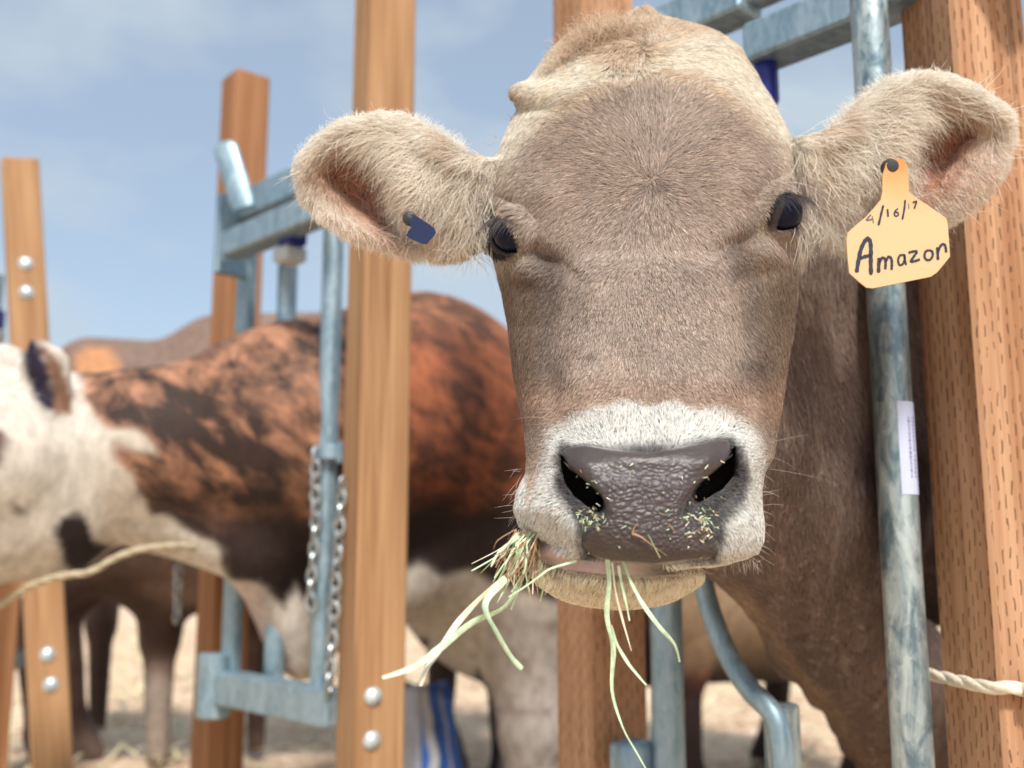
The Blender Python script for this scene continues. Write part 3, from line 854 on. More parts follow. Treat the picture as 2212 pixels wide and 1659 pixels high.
# --- the plain brown cow farther back at the left
def brown_cow():
    o = P3(640, 1200, 3.45)
    R = frame((o.x + .02, o.y), (1.0, .10))
    T = std_body(R, 1.10)
    T += [(R(.4, 0, .85), R(-.45, 0, .86), .38, .36, (1, 1, 1), .08), (R(.5, 0, 1.37), R(-.30, 0, 1.345), .16, .15, (1, 1, 1), .10)]
    for uu, d0, r0 in ((212, 3.9, .060), (342, 3.35, .068), (552, 3.5, .055)):
        q = P3(uu, 1450, d0); T += [((q.x, q.y, .75), (q.x, q.y, .42), r0 * 1.45, r0, (1, 1, 1), .06), ((q.x, q.y, .42), (q.x + .01, q.y, .05), r0 * .8, r0 * .55, (1, 1, 1), .03)]
    T += [(R(.6, 0, 1.1), R(1.0, 0, 1.15), .22, .16), (R(1.0, 0, 1.15), R(1.3, 0, .95), .12, .08)]
    def coat(V, u, v):
        c = np.tile(np.array([.20, .13, .10]), (len(V), 1)) * (1 + .35 * fbm(V, 5, 2))[:, None]
        c = blend(c, [.045, .024, .020], sm(1000, 1300, v) * .9 * sm(-.3, .5, fbm(V, 4, 5) + .3))
        c = blend(c, [.33, .27, .22], sm(1400, 1500, v) * sm(60, 30, np.abs(u - 345)) * .8)
        c = blend(c, [.47, .22, .10], sm(10, -12, sdpoly(u, v, [(160, 770), (190, 748), (240, 752), (262, 790), (250, 815), (165, 812)])))
        return c, np.zeros(len(V))
    far_cow('cow', T, coat, 'plain brown cow standing behind the brindle cow, only its back and legs in view', tuple(R(0, 0, 0)), .022)
brown_cow()

# ------------------------------------------------------------------ the near cow
WS = 2796.0                                       # depth in the same units as u and v
def w_of(D): return (np.asarray(D) - .70) * WS
def d_of(w): return np.asarray(w) / WS + .70
def curve1(tab, x, col=1):
    t = np.array(tab, float)
    xs = np.linspace(t[0, 0], t[-1, 0], 900)
    ys = np.interp(xs, t[:, 0], t[:, col])
    k = 17; ker = np.hanning(k + 2)[1:-1]; ker /= ker.sum()
    ys = np.convolve(np.pad(ys, k // 2, mode='edge'), ker, 'valid')
    return np.interp(x, xs, ys)
SIL = [(44, 1380, 1400), (50, 1325, 1465), (58, 1285, 1505), (75, 1245, 1550), (100, 1208, 1588), (150, 1165, 1622), (172, 1146, 1634), (186, 1112, 1643), (200, 1103, 1653), (214, 1107, 1662), (232, 1120, 1673), (255, 1108, 1686), (300, 1090, 1706), (350, 1073, 1719), (400, 1061, 1729),
       (450, 1056, 1734), (500, 1055, 1735), (560, 1066, 1728), (620, 1083, 1720), (700, 1097, 1712), (800, 1108, 1700), (870, 1120, 1690), (930, 1132, 1680), (985, 1139, 1670), (1020, 1138, 1650), (1060, 1120, 1644),
       (1095, 1112, 1644), (1130, 1121, 1648), (1160, 1148, 1648), (1190, 1195, 1638), (1207, 1245, 1608), (1219, 1310, 1560), (1227, 1385, 1480), (1229, 1425, 1440)]
DEP = [(44, .990), (60, .962), (100, .925), (150, .900), (200, .883), (300, .860), (400, .842), (500, .826), (600, .810), (700, .792), (800, .772), (870, .755), (920, .739), (960, .722), (1000, .711), (1050, .703), (1100, .700),
       (1150, .6985), (1190, .6995), (1215, .706), (1229, .718)]
HB = [(44, .05), (100, .08), (200, .095), (400, .105), (600, .105), (850, .105), (950, .095), (1050, .082), (1150, .075), (1229, .06)]
EXN = [(44, 2.0), (200, 2.3), (400, 2.7), (600, 2.5), (800, 2.35), (950, 2.5), (1100, 2.6), (1229, 2.3)]
def gauss(u, v, cu, cv, su, sv, ang=0.0):
    a = math.radians(ang); x = (u - cu) * math.cos(a) + (v - cv) * math.sin(a); y = -(u - cu) * math.sin(a) + (v - cv) * math.cos(a)
    return np.exp(-(x / su) ** 2 - (y / sv) ** 2)
PAD = [(1224, 966), (1262, 960), (1330, 972), (1400, 978), (1460, 968), (1530, 953), (1572, 948), (1578, 975), (1570, 1003), (1535, 1030), (1500, 1058), (1480, 1085), (1474, 1110), (1492, 1130), (1522, 1130), (1546, 1152), (1552, 1180), (1535, 1206),
       (1412, 1220), (1312, 1212), (1274, 1198), (1256, 1170), (1262, 1146), (1292, 1132), (1312, 1112), (1303, 1088), (1279, 1054), (1246, 1025), (1220, 998), (1216, 980)]
def relief(u, v):
    """how far features stand out towards the viewer, in picture units"""
    h = 0 * u
    br = sdpoly(u, v, [(1245, 560), (1540, 560), (1580, 700), (1590, 830), (1560, 930), (1400, 960), (1250, 930), (1215, 830), (1215, 700)])
    h = h + 24 * sm(26, -42, br)                                          # bridge of the nose
    h = h + 24 * gauss(u, v, 1145, 415, 50, 50, 20) + 24 * gauss(u, v, 1645, 378, 50, 50, -20)     # brow bones
    h = h - 36 * gauss(u, v, 1178, 556, 50, 26, 25) - 36 * gauss(u, v, 1598, 526, 50, 26, -28)
    h = h + 14 * gauss(u, v, 1130, 585, 40, 24, 20) + 14 * gauss(u, v, 1660, 555, 40, 24, -20)   # hollows by the inner eye corners
    h = h - 20 * gauss(u, v, 1203, 740, 26, 140, 2) - 20 * gauss(u, v, 1607, 720, 26, 140, -4)
    h = h - 14 * gauss(u, v, 1195, 880, 24, 60, 12) - 14 * gauss(u, v, 1620, 870, 24, 60, -12)
    h = h + 13 * gauss(u, v, 1150, 800, 34, 150) + 13 * gauss(u, v, 1660, 780, 34, 150)
    h = h - 12 * gauss(u, v, 1400, 520, 90, 90) + 9 * gauss(u, v, 1400, 250, 150, 90)
    h = h + 14 * gauss(u, v, 1390, 90, 120, 50)
    h = h + 5 * gauss(u, v, 1098, 452, 40, 9, 38) - 8 * gauss(u, v, 1112, 436, 44, 8, 38) + 5 * gauss(u, v, 1682, 402, 34, 9, -40) - 8 * gauss(u, v, 1670, 386, 38, 8, -40)
    # nose pad: raised wings above the nostrils, broad central pillar, lower lip of the pad
    pd = sdpoly(u, v, PAD)
    h = h + 15 * sm(12, -14, pd)
    h = h + 17 * gauss(u, v, 1262, 1005, 44, 24, 35) + 17 * gauss(u, v, 1532, 992, 48, 24, -35)
    h = h + 8 * gauss(u, v, 1400, 985, 140, 22) - 4 * gauss(u, v, 1395, 1060, 40, 60)
    h = h + 4 * gauss(u, v, 1395, 1150, 130, 80)
    # outer nostril wings and lips
    h = h + 16 * gauss(u, v, 1188, 1010, 20, 62, 8) + 16 * gauss(u, v, 1612, 1000, 20, 62, -8)
    h = h - 26 * gauss(u, v, 1232, 1062, 26, 46, -25) - 26 * gauss(u, v, 1570, 1062, 26, 46, 25)
    h = h + 16 * gauss(u, v, 1165, 1100, 45, 38) + 14 * gauss(u, v, 1610, 1140, 40, 45)
    h = h + 9 * gauss(u, v, 1350, 885, 170, 24, 2)
    return h
EYEL = (1119, 505, 470.0); EYER = (1677, 458, 480.0); EYE_R = 56.0
EDL = np.array([-.74, .06, -.66]); EDR = np.array([.74, .02, -.66])
NOSL = [(1216, 990, 14, 4), (1222, 1014, 36, 9), (1238, 1042, 50, 18), (1260, 1065, 60, 22), (1282, 1084, 62, 20), (1296, 1098, 50, 13)]
NOSR = [(1582, 972, 14, 5), (1580, 998, 30, 9), (1567, 1025, 44, 19), (1544, 1048, 56, 22), (1520, 1064, 60, 19), (1503, 1078, 48, 13)]
EARL = [(1075, 345), (1010, 335), (955, 296), (890, 256), (830, 246), (750, 258), (690, 292), (650, 332), (641, 372), (650, 418), (690, 465), (745, 505), (820, 532), (880, 542), (960, 545), (1075, 540)]
EARR = [(1715, 300), (1765, 292), (1810, 268), (1860, 215), (1905, 178), (1965, 160), (2040, 160), (2105, 188), (2155, 218), (2185, 250), (2184, 300), (2165, 362), (2120, 422), (2060, 465), (1990, 500), (1900, 520), (1800, 510), (1715, 490)]
CAVL = [(715, 348), (760, 318), (810, 328), (845, 372), (862, 430), (875, 485), (862, 512), (815, 500), (762, 448), (720, 405), (700, 370)]
CAVR = [(1972, 255), (2035, 238), (2095, 252), (2108, 290), (2080, 322), (2055, 365), (2020, 405), (1980, 415), (1960, 365), (1962, 300)]
def ear_mid(u, v, side):
    if side == 0:
        w = 640 - 30 * gauss(u, v, 960, 400, 110, 110) + 70 * gauss(u, v, 780, 415, 105, 60, 42) - 28 * gauss(u, v, 690, 320, 120, 50, -30) - 22 * gauss(u, v, 760, 500, 130, 30, 15)
        w = w + 34 * sm(16, -22, sdpoly(u, v, CAVL)) - 34 * gauss(u, v, 900, 420, 42, 95, -14) + 40 * gauss(u, v, 885, 505, 34, 24, 20)
    else:
        w = 640 - 30 * gauss(u, v, 1850, 390, 110, 110) + 70 * gauss(u, v, 2045, 315, 90, 66, -40) - 28 * gauss(u, v, 2080, 200, 120, 40, 25) - 24 * gauss(u, v, 2090, 410, 110, 34, -38)
        w = w + 32 * sm(16, -22, sdpoly(u, v, CAVR)) - 34 * gauss(u, v, 1925, 330, 42, 90, 15)
    return w

def near_head():
    st = 5.0
    lo = np.array([600., 20., -25.]); hi = np.array([2230., 1360., 1000.])
    n = ((hi - lo) / st).astype(int) + 1
    ax = [lo[i] + st * np.arange(n[i]) for i in range(3)]
    F = np.full(tuple(n), 60., np.float32)
    def sub(l, h):
        s = []
        for i in range(3):
            a = max(0, int(math.floor((l[i] - lo[i]) / st))); b = min(n[i], int(math.ceil((h[i] - lo[i]) / st)) + 1); s.append(slice(a, b))
        return tuple(s), [ax[i][s[i]].astype(np.float32).reshape([-1 if j == i else 1 for j in range(3)]) for i in range(3)]
    # main loft
    s, (U, V, W) = sub((1030, 40, -25), (1765, 1234, 1000))
    v1 = V.ravel().astype(float)
    uL = curve1(SIL, v1, 1); uR = curve1(SIL, v1, 2); a = np.maximum((uR - uL) / 2, 1)[None, :, None]; uc = ((uR + uL) / 2)[None, :, None]
    wf = w_of(curve1(DEP, v1)); b = (curve1(HB, v1) * WS)[None, :, None]; wm = wf[None, :, None] + b
    nx = curve1(EXN, v1)[None, :, None]
    U2, V2 = np.meshgrid(U.ravel(), v1, indexing='ij'); h = relief(U2, V2)[:, :, None]
    x = np.abs((U - uc) / a); y = W + h - wm
    bk = 400.0
    y = np.where(y < 0, -y / b, y / bk)
    f = ((x ** nx + y ** 2.15) ** (1 / 2.3) - 1) * np.minimum(a, b)
    vt = 1.0
    F[s] = np.minimum(F[s], f.astype(np.float32))
    def ell(c, r, k, rot=None, op='add'):
        c = np.array(c, float); r = np.array(r, float) if not np.isscalar(r) else np.full(3, float(r))
        m = r.max() + k * 1.5 + 6
        s, (U, V, W) = sub(c - m, c + m)
        if 0 in F[s].shape: return
        d = [U - c[0], V - c[1], W - c[2]]
        if rot is not None:
            d = [rot[i][0] * d[0] + rot[i][1] * d[1] + rot[i][2] * d[2] for i in range(3)]
        q = np.sqrt((d[0] / r[0]) ** 2 + (d[1] / r[1]) ** 2 + (d[2] / r[2]) ** 2)
        f = (q - 1) * r.min()
        if op == 'add': F[s] = smin(F[s], f, k)
        else: F[s] = smax(F[s], -f, k)
    def capx(a, b, ra, rb, k, op='add'):
        a = np.array(a, float); b = np.array(b, float)
        m = max(ra, rb) + k * 1.5 + 6
        s, (U, V, W) = sub(np.minimum(a, b) - m, np.maximum(a, b) + m)
        d = b - a; t = np.clip(((U - a[0]) * d[0] + (V - a[1]) * d[1] + (W - a[2]) * d[2]) / (d @ d + 1e-9), 0, 1)
        f = np.sqrt((U - a[0] - t * d[0]) ** 2 + (V - a[1] - t * d[1]) ** 2 + (W - a[2] - t * d[2]) ** 2) - (ra + (rb - ra) * t)
        if op == 'add': F[s] = smin(F[s], f, k)
        else: F[s] = smax(F[s], -f, k)
    # poll and back of the skull into the neck
    ell((1400, 330, 850), (250, 250, 240), 60)
    ell((1410, 760, 790), (240, 300, 240), 60)
    # chin and lower jaw
    ell((1338, 1222, 262), (188, 86, 215), 7)
    capx((1340, 1175, 330), (1420, 980, 860), 110, 150, 40)
    ell((1255, 1188, 200), (104, 34, 150), 8)                                          # lower lip shows on the left
    # ears
    for side, (box0, box1) in enumerate((((600, 215, 480), (1110, 590, 820)), ((1680, 130, 480), (2230, 560, 820)))):
        s, (U, V, W) = sub(box0, box1)
        U2, V2 = np.meshgrid(U.ravel(), V.ravel(), indexing='ij')
        e = sdpoly(U2, V2, EARL if side == 0 else EARR)
        mid = ear_mid(U2, V2, side)
        th = np.full(U2.shape, 20.) + 34 * sm(140, 0, np.abs(U2 - (1040 if side == 0 else 1745)))
        th = th * np.clip(-e / 30 + .35, .3, 1)
        mid = mid - 0.0
        f = smax(e[:, :, None] * .9, np.abs(W - mid[:, :, None]) - th[:, :, None], 14)
        F[s] = smin(F[s], f.astype(np.float32), 26)
    # eyes: lids as a swelling, then the almond opening
    for c, d, tilt in ((EYEL, EDL, -50), (EYER, EDR, 48)):
        ell(c, EYE_R + 8, 18)
        d = d / np.linalg.norm(d); t = np.cross([0, 1, 0], d); t /= np.linalg.norm(t); b = np.cross(d, t)
        a = math.radians(tilt); t2 = t * math.cos(a) + b * math.sin(a); b2 = -t * math.sin(a) + b * math.cos(a)
        cc = np.array(c) + d * 58
        m = 90; s, (U, V, W) = sub(cc - m, cc + m); dd = [U - cc[0], V - cc[1], W - cc[2]]
        lx, ly, lz = [r_[0] * dd[0] + r_[1] * dd[1] + r_[2] * dd[2] for r_ in (t2, b2, d)]
        lens = [np.sqrt((lx / 64) ** 2 + ((ly - o_) / 58) ** 2 + (lz / 68) ** 2) - 1 for o_ in (-27, 27)]
        F[s] = smax(F[s], -np.maximum(lens[0], lens[1]) * 52, 4)                       # almond: where two lenses overlap
        ell(c, EYE_R - 3, 2, op='cut')
    # nostrils
    for path in (NOSL, NOSR):
        sgn = -1 if path is NOSL else 1
        for i in range(len(path) - 1):
            (u0, v0, z0, r0), (u1, v1_, z1, r1) = path[i], path[i + 1]
            for q in range(3):
                t = q / 3; uu = u0 + (u1 - u0) * t; vv = v0 + (v1_ - v0) * t; r = r0 + (r1 - r0) * t
                wf0 = float(w_of(curve1(DEP, vv))); 
                capx((uu, vv, wf0 - 30), (uu + sgn * 6, vv - 8, wf0 + 150), r, r * 1.0, 5, op='cut')
    F = F.astype(np.float32)
    Vx, Q = surface_nets(F, lo, st)
    return Vx, Q

HV, HQ = near_head()
# drop inner cavities: keep it simple, only the outside is kept where it matters
HVw = unproj(HV[:, 0], HV[:, 1], d_of(HV[:, 2]))

# coat colours -------------------------------------------------------------------------------
TAUPE = np.array([.485, .388, .322]); CREAM = np.array([.86, .77, .64]); TAN = np.array([.66, .50, .36]); MUZ = np.array([.80, .79, .745])
BROWN = np.array([.33, .235, .165]); NOSE = np.array([.062, .047, .046]); PINKISH = np.array([.43, .31, .30]); BLACK = np.array([.010, .008, .010])
SHIELD = [(1085, 420), (1095, 360), (1150, 285), (1215, 235), (1290, 190), (1350, 168), (1420, 158), (1500, 170), (1560, 200), (1620, 245), (1665, 285), (1698, 330), (1720, 420), (1760, 520), (1760, 1400), (1060, 1400), (1060, 500)]
TUFT = [(1215, -20), (1222, 78), (1250, 92), (1290, 112), (1330, 142), (1348, 152), (1365, 140), (1400, 112), (1450, 84), (1530, 72), (1590, 96), (1640, 150), (1670, 150), (1700, -20)]
MUZP = [(1352, 880), (1290, 888), (1240, 915), (1205, 930), (1186, 970), (1172, 1020), (1160, 1045), (1135, 1028), (1105, 1070), (1100, 1120), (1140, 1180), (1240, 1240), (1560, 1245), (1640, 1240), (1670, 1180), (1655, 1080), (1645, 1000), (1630, 945), (1595, 912), (1540, 898), (1450, 882)]
GREYP = [(1228, 950), (1262, 962), (1330, 966), (1400, 958), (1470, 960), (1530, 946), (1578, 940), (1604, 965), (1622, 1040), (1596, 1090), (1562, 1125), (1566, 1165), (1550, 1215), (1262, 1215), (1246, 1170), (1250, 1125), (1196, 1060), (1198, 985), (1215, 950)]
LIPP = [(1152, 1156), (1175, 1160), (1200, 1180), (1240, 1196), (1312, 1212), (1480, 1222), (1575, 1220), (1590, 1232), (1500, 1240), (1400, 1246), (1320, 1246), (1240, 1236), (1180, 1216), (1152, 1190)]
EYEPL = [(1040, 462), (1060, 462), (1082, 470), (1104, 492), (1120, 530), (1112, 550), (1085, 556), (1062, 552), (1040, 520)]
EYEPR = [(1656, 480), (1668, 440), (1684, 418), (1700, 412), (1722, 430), (1726, 462), (1722, 492), (1690, 498), (1660, 494)]
def head_colour(u, v, P):
    n1 = fbm(P, 40, 1); n2 = fbm(P, 130, 4); n3 = fbm(P, 14, 7)
    wob = n2 * 9 + n1 * 8
    c = np.tile(TAUPE, (len(u), 1)) * (1 + .14 * n1 + .10 * n3)[:, None]
    c = blend(c, [.245, .19, .16], np.clip(n3 * 1.6 - .15, 0, 1) * .5)
    # browner cheeks; painted shade deepens them and the flanks of the nose
    ck = np.maximum(sm(1225, 1140, u), sm(1590, 1670, u)) * sm(520, 620, v) * sm(1000, 900, v)
    c = blend(c, BROWN * .66, ck * .95)
    c = blend(c, [.20, .145, .11], ck * np.clip(fbm(P * [1, 1, .4], 45, 71) * 1.5, 0, 1) * .6)
    c = blend(c, [.13, .10, .085], .75 * gauss(u + wob, v + wob, 1172, 558, 46, 15, 25) + .75 * gauss(u + wob, v + wob, 1602, 528, 46, 15, -28))  # shade of the inner eye hollows, put into the colour
    for cu, cv, su, sv, col, k in ((1192, 690, 26, 140, [.15, .115, .095], .75), (1620, 660, 28, 130, [.17, .125, .10], .7), (1205, 600, 30, 30, [.13, .10, .085], .5), (1585, 570, 28, 30, [.14, .105, .085], .5), (1205, 810, 22, 45, [.09, .065, .06], .6), (1160, 620, 40, 40, [.11, .08, .07], .45), (1620, 800, 35, 35, [.10, .07, .055], .6), (1690, 640, 25, 80, [.12, .08, .05], .5), (1275, 765, 14, 7, [.08, .05, .04], .7),  # dark coat spots, plus shade painted down the nose sides and by the eyes
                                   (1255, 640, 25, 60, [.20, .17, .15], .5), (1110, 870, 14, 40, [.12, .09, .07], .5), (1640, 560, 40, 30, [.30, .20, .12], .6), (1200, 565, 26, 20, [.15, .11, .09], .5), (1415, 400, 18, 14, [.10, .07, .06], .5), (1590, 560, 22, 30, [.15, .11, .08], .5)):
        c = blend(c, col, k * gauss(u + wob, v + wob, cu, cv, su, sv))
    c = blend(c, [.42, .27, .19], sm(780, 860, v) * sm(930, 880, v) * .5)
    # cream band and tan poll
    sh = sdpoly(u + wob, v + wob, SHIELD); c = blend(c, CREAM, sm(-48, 34, sh) * sm(420, 330, v))
    c = blend(c, TAN * 1.05, sm(60, 0, -sh) * sm(300, 180, v) * .55 * (sh < 0))
    tf = sdpoly(u + wob, v + wob, TUFT); c = blend(c, TAN, sm(34, -26, tf) * sm(200, 150, v) * .85)
    c = blend(c, [.42, .27, .18], gauss(u, v, 1108, 205, 26, 30) * .8)
    # rims of the eyes
    for poly in (EYEPL, EYEPR):
        e = sdpoly(u, v, poly); c = blend(c, [.42, .34, .27], sm(34, 14, e) * .6); c = blend(c, [.040, .032, .034], sm(7, -3, e))
    c = blend(c, [.46, .39, .30], .7 * gauss(u + wob, v, 1128, 552, 26, 10, 30) + .7 * gauss(u + wob, v, 1648, 505, 26, 10, -25))
    # ears
    eL = (u < 1062) & (v < 600); eR = (u > 1722) & (v < 560) & (P[:, 1] < 1.12)
    EC = np.array([.66, .53, .42])
    el = np.where(eL, sm(1065, 1000, u), 0) + np.where(eR, sm(1722, 1790, u), 0)
    c = blend(c, EC * 1.0, el)
    c = c * (1 + el * .22 * n2)[:, None]
    rim = np.where(eL, sm(-42, -8, sdpoly(u, v, EARL)) * sm(1000, 930, u), 0) + np.where(eR, sm(-46, -8, sdpoly(u, v, EARR)) * sm(1790, 1860, u), 0)
    c = blend(c, [.92, .85, .74], rim * .85)
    lw = np.where(eL, gauss(u, v, 800, 500, 120, 26, 15), 0) + np.where(eR, gauss(u, v, 2100, 380, 90, 60, -40), 0)
    c = blend(c, [.80, .58, .46], lw * .5)
    lobe = np.where(eR, gauss(u, v, 1780, 500, 60, 60), 0) ; c = blend(c, [.80, .76, .68], lobe * .8)
    # muzzle
    mz = sdpoly(u + n2 * 7, v + n2 * 7, MUZP); c = blend(c, MUZ, sm(26, -18, mz))
    stripe = gauss(u, v, 1152, 1040, 9, 40, 3); c = blend(c, BROWN * 1.6, stripe * .8)
    g = sdpoly(u + n2 * 5, v + n2 * 5, GREYP); c = blend(c, [.13, .125, .125], sm(8, -18, g))
    chin = sm(1224, 1236, v + .0 * u) * sm(1560, 1500, u) ; c = blend(c, [.90, .80, .62], np.clip(sm(1210, 1235, v), 0, 1))
    return c
def head_masks(u, v):
    pad = np.minimum(sdpoly(u, v, PAD), 99)
    nos = np.full(u.shape, 99.)
    for path in (NOSL, NOSR):
        for i in range(len(path) - 1):
            (u0, v0, _, r0), (u1, v1, _, r1) = path[i], path[i + 1]
            t = np.clip(((u - u0) * (u1 - u0) + (v - v0) * (v1 - v0)) / ((u1 - u0) ** 2 + (v1 - v0) ** 2), 0, 1)
            nos = np.minimum(nos, np.hypot(u - u0 - t * (u1 - u0), v - v0 - t * (v1 - v0)) - (r0 + (r1 - r0) * t))
    lip = sdpoly(u, v, LIPP)
    return pad, nos, lip

def neck_colour(P, u, v):
    n1 = fbm(P, 7, 30); n2 = fbm(P * [1, 1, .35], 60, 33)
    c = np.tile(np.array([.25, .185, .155]), (len(u), 1)) * (1 + .14 * n1 + .18 * n2)[:, None]
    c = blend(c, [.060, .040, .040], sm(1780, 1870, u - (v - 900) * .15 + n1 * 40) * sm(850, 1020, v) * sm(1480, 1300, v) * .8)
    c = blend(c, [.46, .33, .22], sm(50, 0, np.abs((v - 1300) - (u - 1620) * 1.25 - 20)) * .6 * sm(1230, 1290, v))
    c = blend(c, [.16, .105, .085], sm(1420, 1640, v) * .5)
    return c
def build_near_cow():
    root = empty('cow', (.62, 1.62, 0), 'tan cow facing the camera, hay in its mouth and orange tag in its ear', 'cow')
    # trunk, neck and legs
    R = frame((1.12, 2.05), (-.78, -.63))
    T = std_body(R, .98)
    hp = lambda u, v, D: tuple(P3(u, v, D))
    T += [(hp(1420, 560, 1.09), R(.35, 0, 1.08), .125, .29, (1, 1, 1), .06), (hp(1430, 820, 1.08), R(.42, 0, .86), .12, .27, (1, 1, 1), .06),
          (hp(1650, 1090, 1.12), hp(1800, 1340, 1.32), .060, .080, (1, 1, 1), .05), (hp(1800, 1340, 1.32), hp(2010, 1590, 1.6), .080, .12, (1, 1, 1), .05),
          (hp(1480, 940, 1.06), hp(1760, 1100, 1.24), .10, .13, (1, 1, 1), .06)]
    V, Q = body_mesh(T, .0155, .05)
    # loose folds of the neck and dewlap
    u, v, D = proj(V); nv = vnormals(V, Q)
    fold = np.sin((u * .075 + v * .010) + 3.0 * fbm(V, 6, 40)) * sm(1560, 1700, u) * sm(2400, 2000, u)
    V = V + nv * (fold * .0035 + np.sin(u * .19 + 4 * fbm(V, 4, 44)) * .0014 * sm(1640, 1760, u) + fbm(V, 18, 41) * .002)[:, None]
    u, v, D = proj(V)
    n1 = fbm(V, 7, 30); n2 = fbm(V * [1, 1, .35], 60, 33)
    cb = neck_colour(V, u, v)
    hu, hv, hw = HV[:, 0], HV[:, 1], HV[:, 2]
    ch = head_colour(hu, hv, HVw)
    pad, nos, lip = head_masks(hu, hv)
    front = hw < 330
    ch = blend(ch, NOSE, sm(4, -5, pad) * front)
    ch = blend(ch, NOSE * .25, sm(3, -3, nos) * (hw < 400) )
    ch = blend(ch, PINKISH, sm(3, -3, lip) * front * sm(1470, 1300, hu))
    ch = blend(ch, [.05, .035, .03], sm(3, -3, lip) * front * sm(1300, 1450, hu))
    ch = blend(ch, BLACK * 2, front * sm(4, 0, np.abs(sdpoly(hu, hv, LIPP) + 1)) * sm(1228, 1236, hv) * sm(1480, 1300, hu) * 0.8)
    back = sm(560, 760, hw) * (hu > 1062) * (hu < 1722)
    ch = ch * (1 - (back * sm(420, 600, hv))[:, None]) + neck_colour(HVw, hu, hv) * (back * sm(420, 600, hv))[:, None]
    ca = np.minimum(sdpoly(hu, hv, CAVL), sdpoly(hu, hv, CAVR)); ch = blend(ch, np.array([.60, .23, .15]) * 1.0, sm(26, -4, ca) * (hw > 560))
    spots = sm(.25, .5, fbm(HVw, 170, 60)) * sm(0, -10, ca); ch = blend(ch, [.07, .02, .015], spots)
    allV = np.concatenate([HVw, V]); allQ = np.concatenate([HQ, Q + len(HVw)])
    me = np_mesh('body', allV, allQ)
    add_color(me, 'coat', np.concatenate([ch * np.array([.58, .55, .53]) ** ((pad[:, None] > 0) & (nos[:, None] > 0) & (lip[:, None] > 0)), cb]))
    wet = np.maximum(sm(3, -5, pad) * front, sm(4, -3, lip) * front)
    add_float(me, 'wet', np.concatenate([wet, np.zeros(len(V))]))
    bead = sm(0, -12, pad) * front * (.20 + .85 * sm(985, 1070, hv)); bead = np.maximum(bead, .2 * sm(3, -3, lip) * front)
    add_float(me, 'bead', np.concatenate([bead, np.zeros(len(V))]))
    o = link('body', me, M['skin'], root, True)
    return root, (V, Q, cb)
COW, BODY = build_near_cow()

# eyes
def make_eyes():
    m, nt, b = new_mat('eye_surface')
    tcn = N(nt, 'ShaderNodeTexCoord').outputs['Object']
    sp = N(nt, 'ShaderNodeSeparateXYZ'); nt.links.new(tcn, sp.inputs[0])
    # local Z is the axis of sight; pupil a wide oval
    r = mathn(nt, 'SQRT', mathn(nt, 'ADD', mathn(nt, 'POWER', mathn(nt, 'MULTIPLY', sp.outputs[0], 1 / .0115), 2.0), mathn(nt, 'POWER', mathn(nt, 'MULTIPLY', sp.outputs[1], 1 / .0070), 2.0)))
    ri = mathn(nt, 'SQRT', mathn(nt, 'ADD', mathn(nt, 'POWER', mathn(nt, 'MULTIPLY', sp.outputs[0], 1 / .0170), 2.0), mathn(nt, 'POWER', mathn(nt, 'MULTIPLY', sp.outputs[1], 1 / .0165), 2.0)))
    c = ramp(nt, r, [(.8, (.001, .003, .016)), (1.0, (.004, .006, .022))])
    c = mixc(nt, ramp(nt, ri, [(1.05, (0, 0, 0)), (1.15, (1, 1, 1))]), c, (.10, .075, .07))
    nt.links.new(c, b.inputs['Base Color']); b.inputs['Roughness'].default_value = .06
    b.inputs['Specular IOR Level'].default_value = .17
    for c, d in ((EYEL, EDL), (EYER, EDR)):
        p = P3(c[0], c[1], float(d_of(c[2])))
        q = np.array(c) + d / np.linalg.norm(d) * 50
        p2 = P3(q[0], q[1], float(d_of(q[2])))
        ax = (p2 - p).normalized(); rad = .0207
        mb = MB(); prof = []
        for k in range(25):
            t = -math.pi / 2 + math.pi * k / 24
            h = math.sin(t); rr = math.cos(t)
            prof.append((rr * rad, h * rad + (.0016 * math.exp(-((rr / .75) ** 4)) if h > 0 else 0)))
        mb.lathe((0, 0, 0), (0, 0, 1), prof, 40)
        o = mb.build('eye', m, None, True)
        z = ax; x = Vector((0, 0, 1)).cross(z).normalized(); y = z.cross(x)
        Mx = Matrix((x, y, z)).transposed().to_4x4(); Mx.translation = p
        o.parent = COW; o.matrix_parent_inverse = COW.matrix_world.inverted(); o.matrix_basis = Mx
make_eyes()

# fur ------------------------------------------------------------------------------------------
def hair_object(name, parent, pos, tint, rad, mat):
    """pos (N,K,3), tint (N,3), rad (N,)"""
    n, k = pos.shape[:2]
    cu = bpy.data.hair_curves.new(name)
    cu.add_curves([k] * n)
    cu.position_data.foreach_set('vector', np.ascontiguousarray(pos, np.float32).ravel())
    prof = np.linspace(1, 0, k) ** .6; prof = .12 + .88 * prof
    r = (rad[:, None] * prof[None, :]).astype(np.float32)
    a = cu.attributes.get('radius') or cu.attributes.new('radius', 'FLOAT', 'POINT')
    a.data.foreach_set('value', r.ravel())
    t = cu.attributes.new('tint', 'FLOAT_COLOR', 'CURVE')
    c = np.ones((n, 4), np.float32); c[:, :3] = tint
    t.data.foreach_set('color', c.ravel())
    cu.materials.append(mat)
    o = bpy.data.objects.new(name, cu); COL.objects.link(o)
    o.parent = parent; o.matrix_parent_inverse = parent.matrix_world.inverted()
    return o
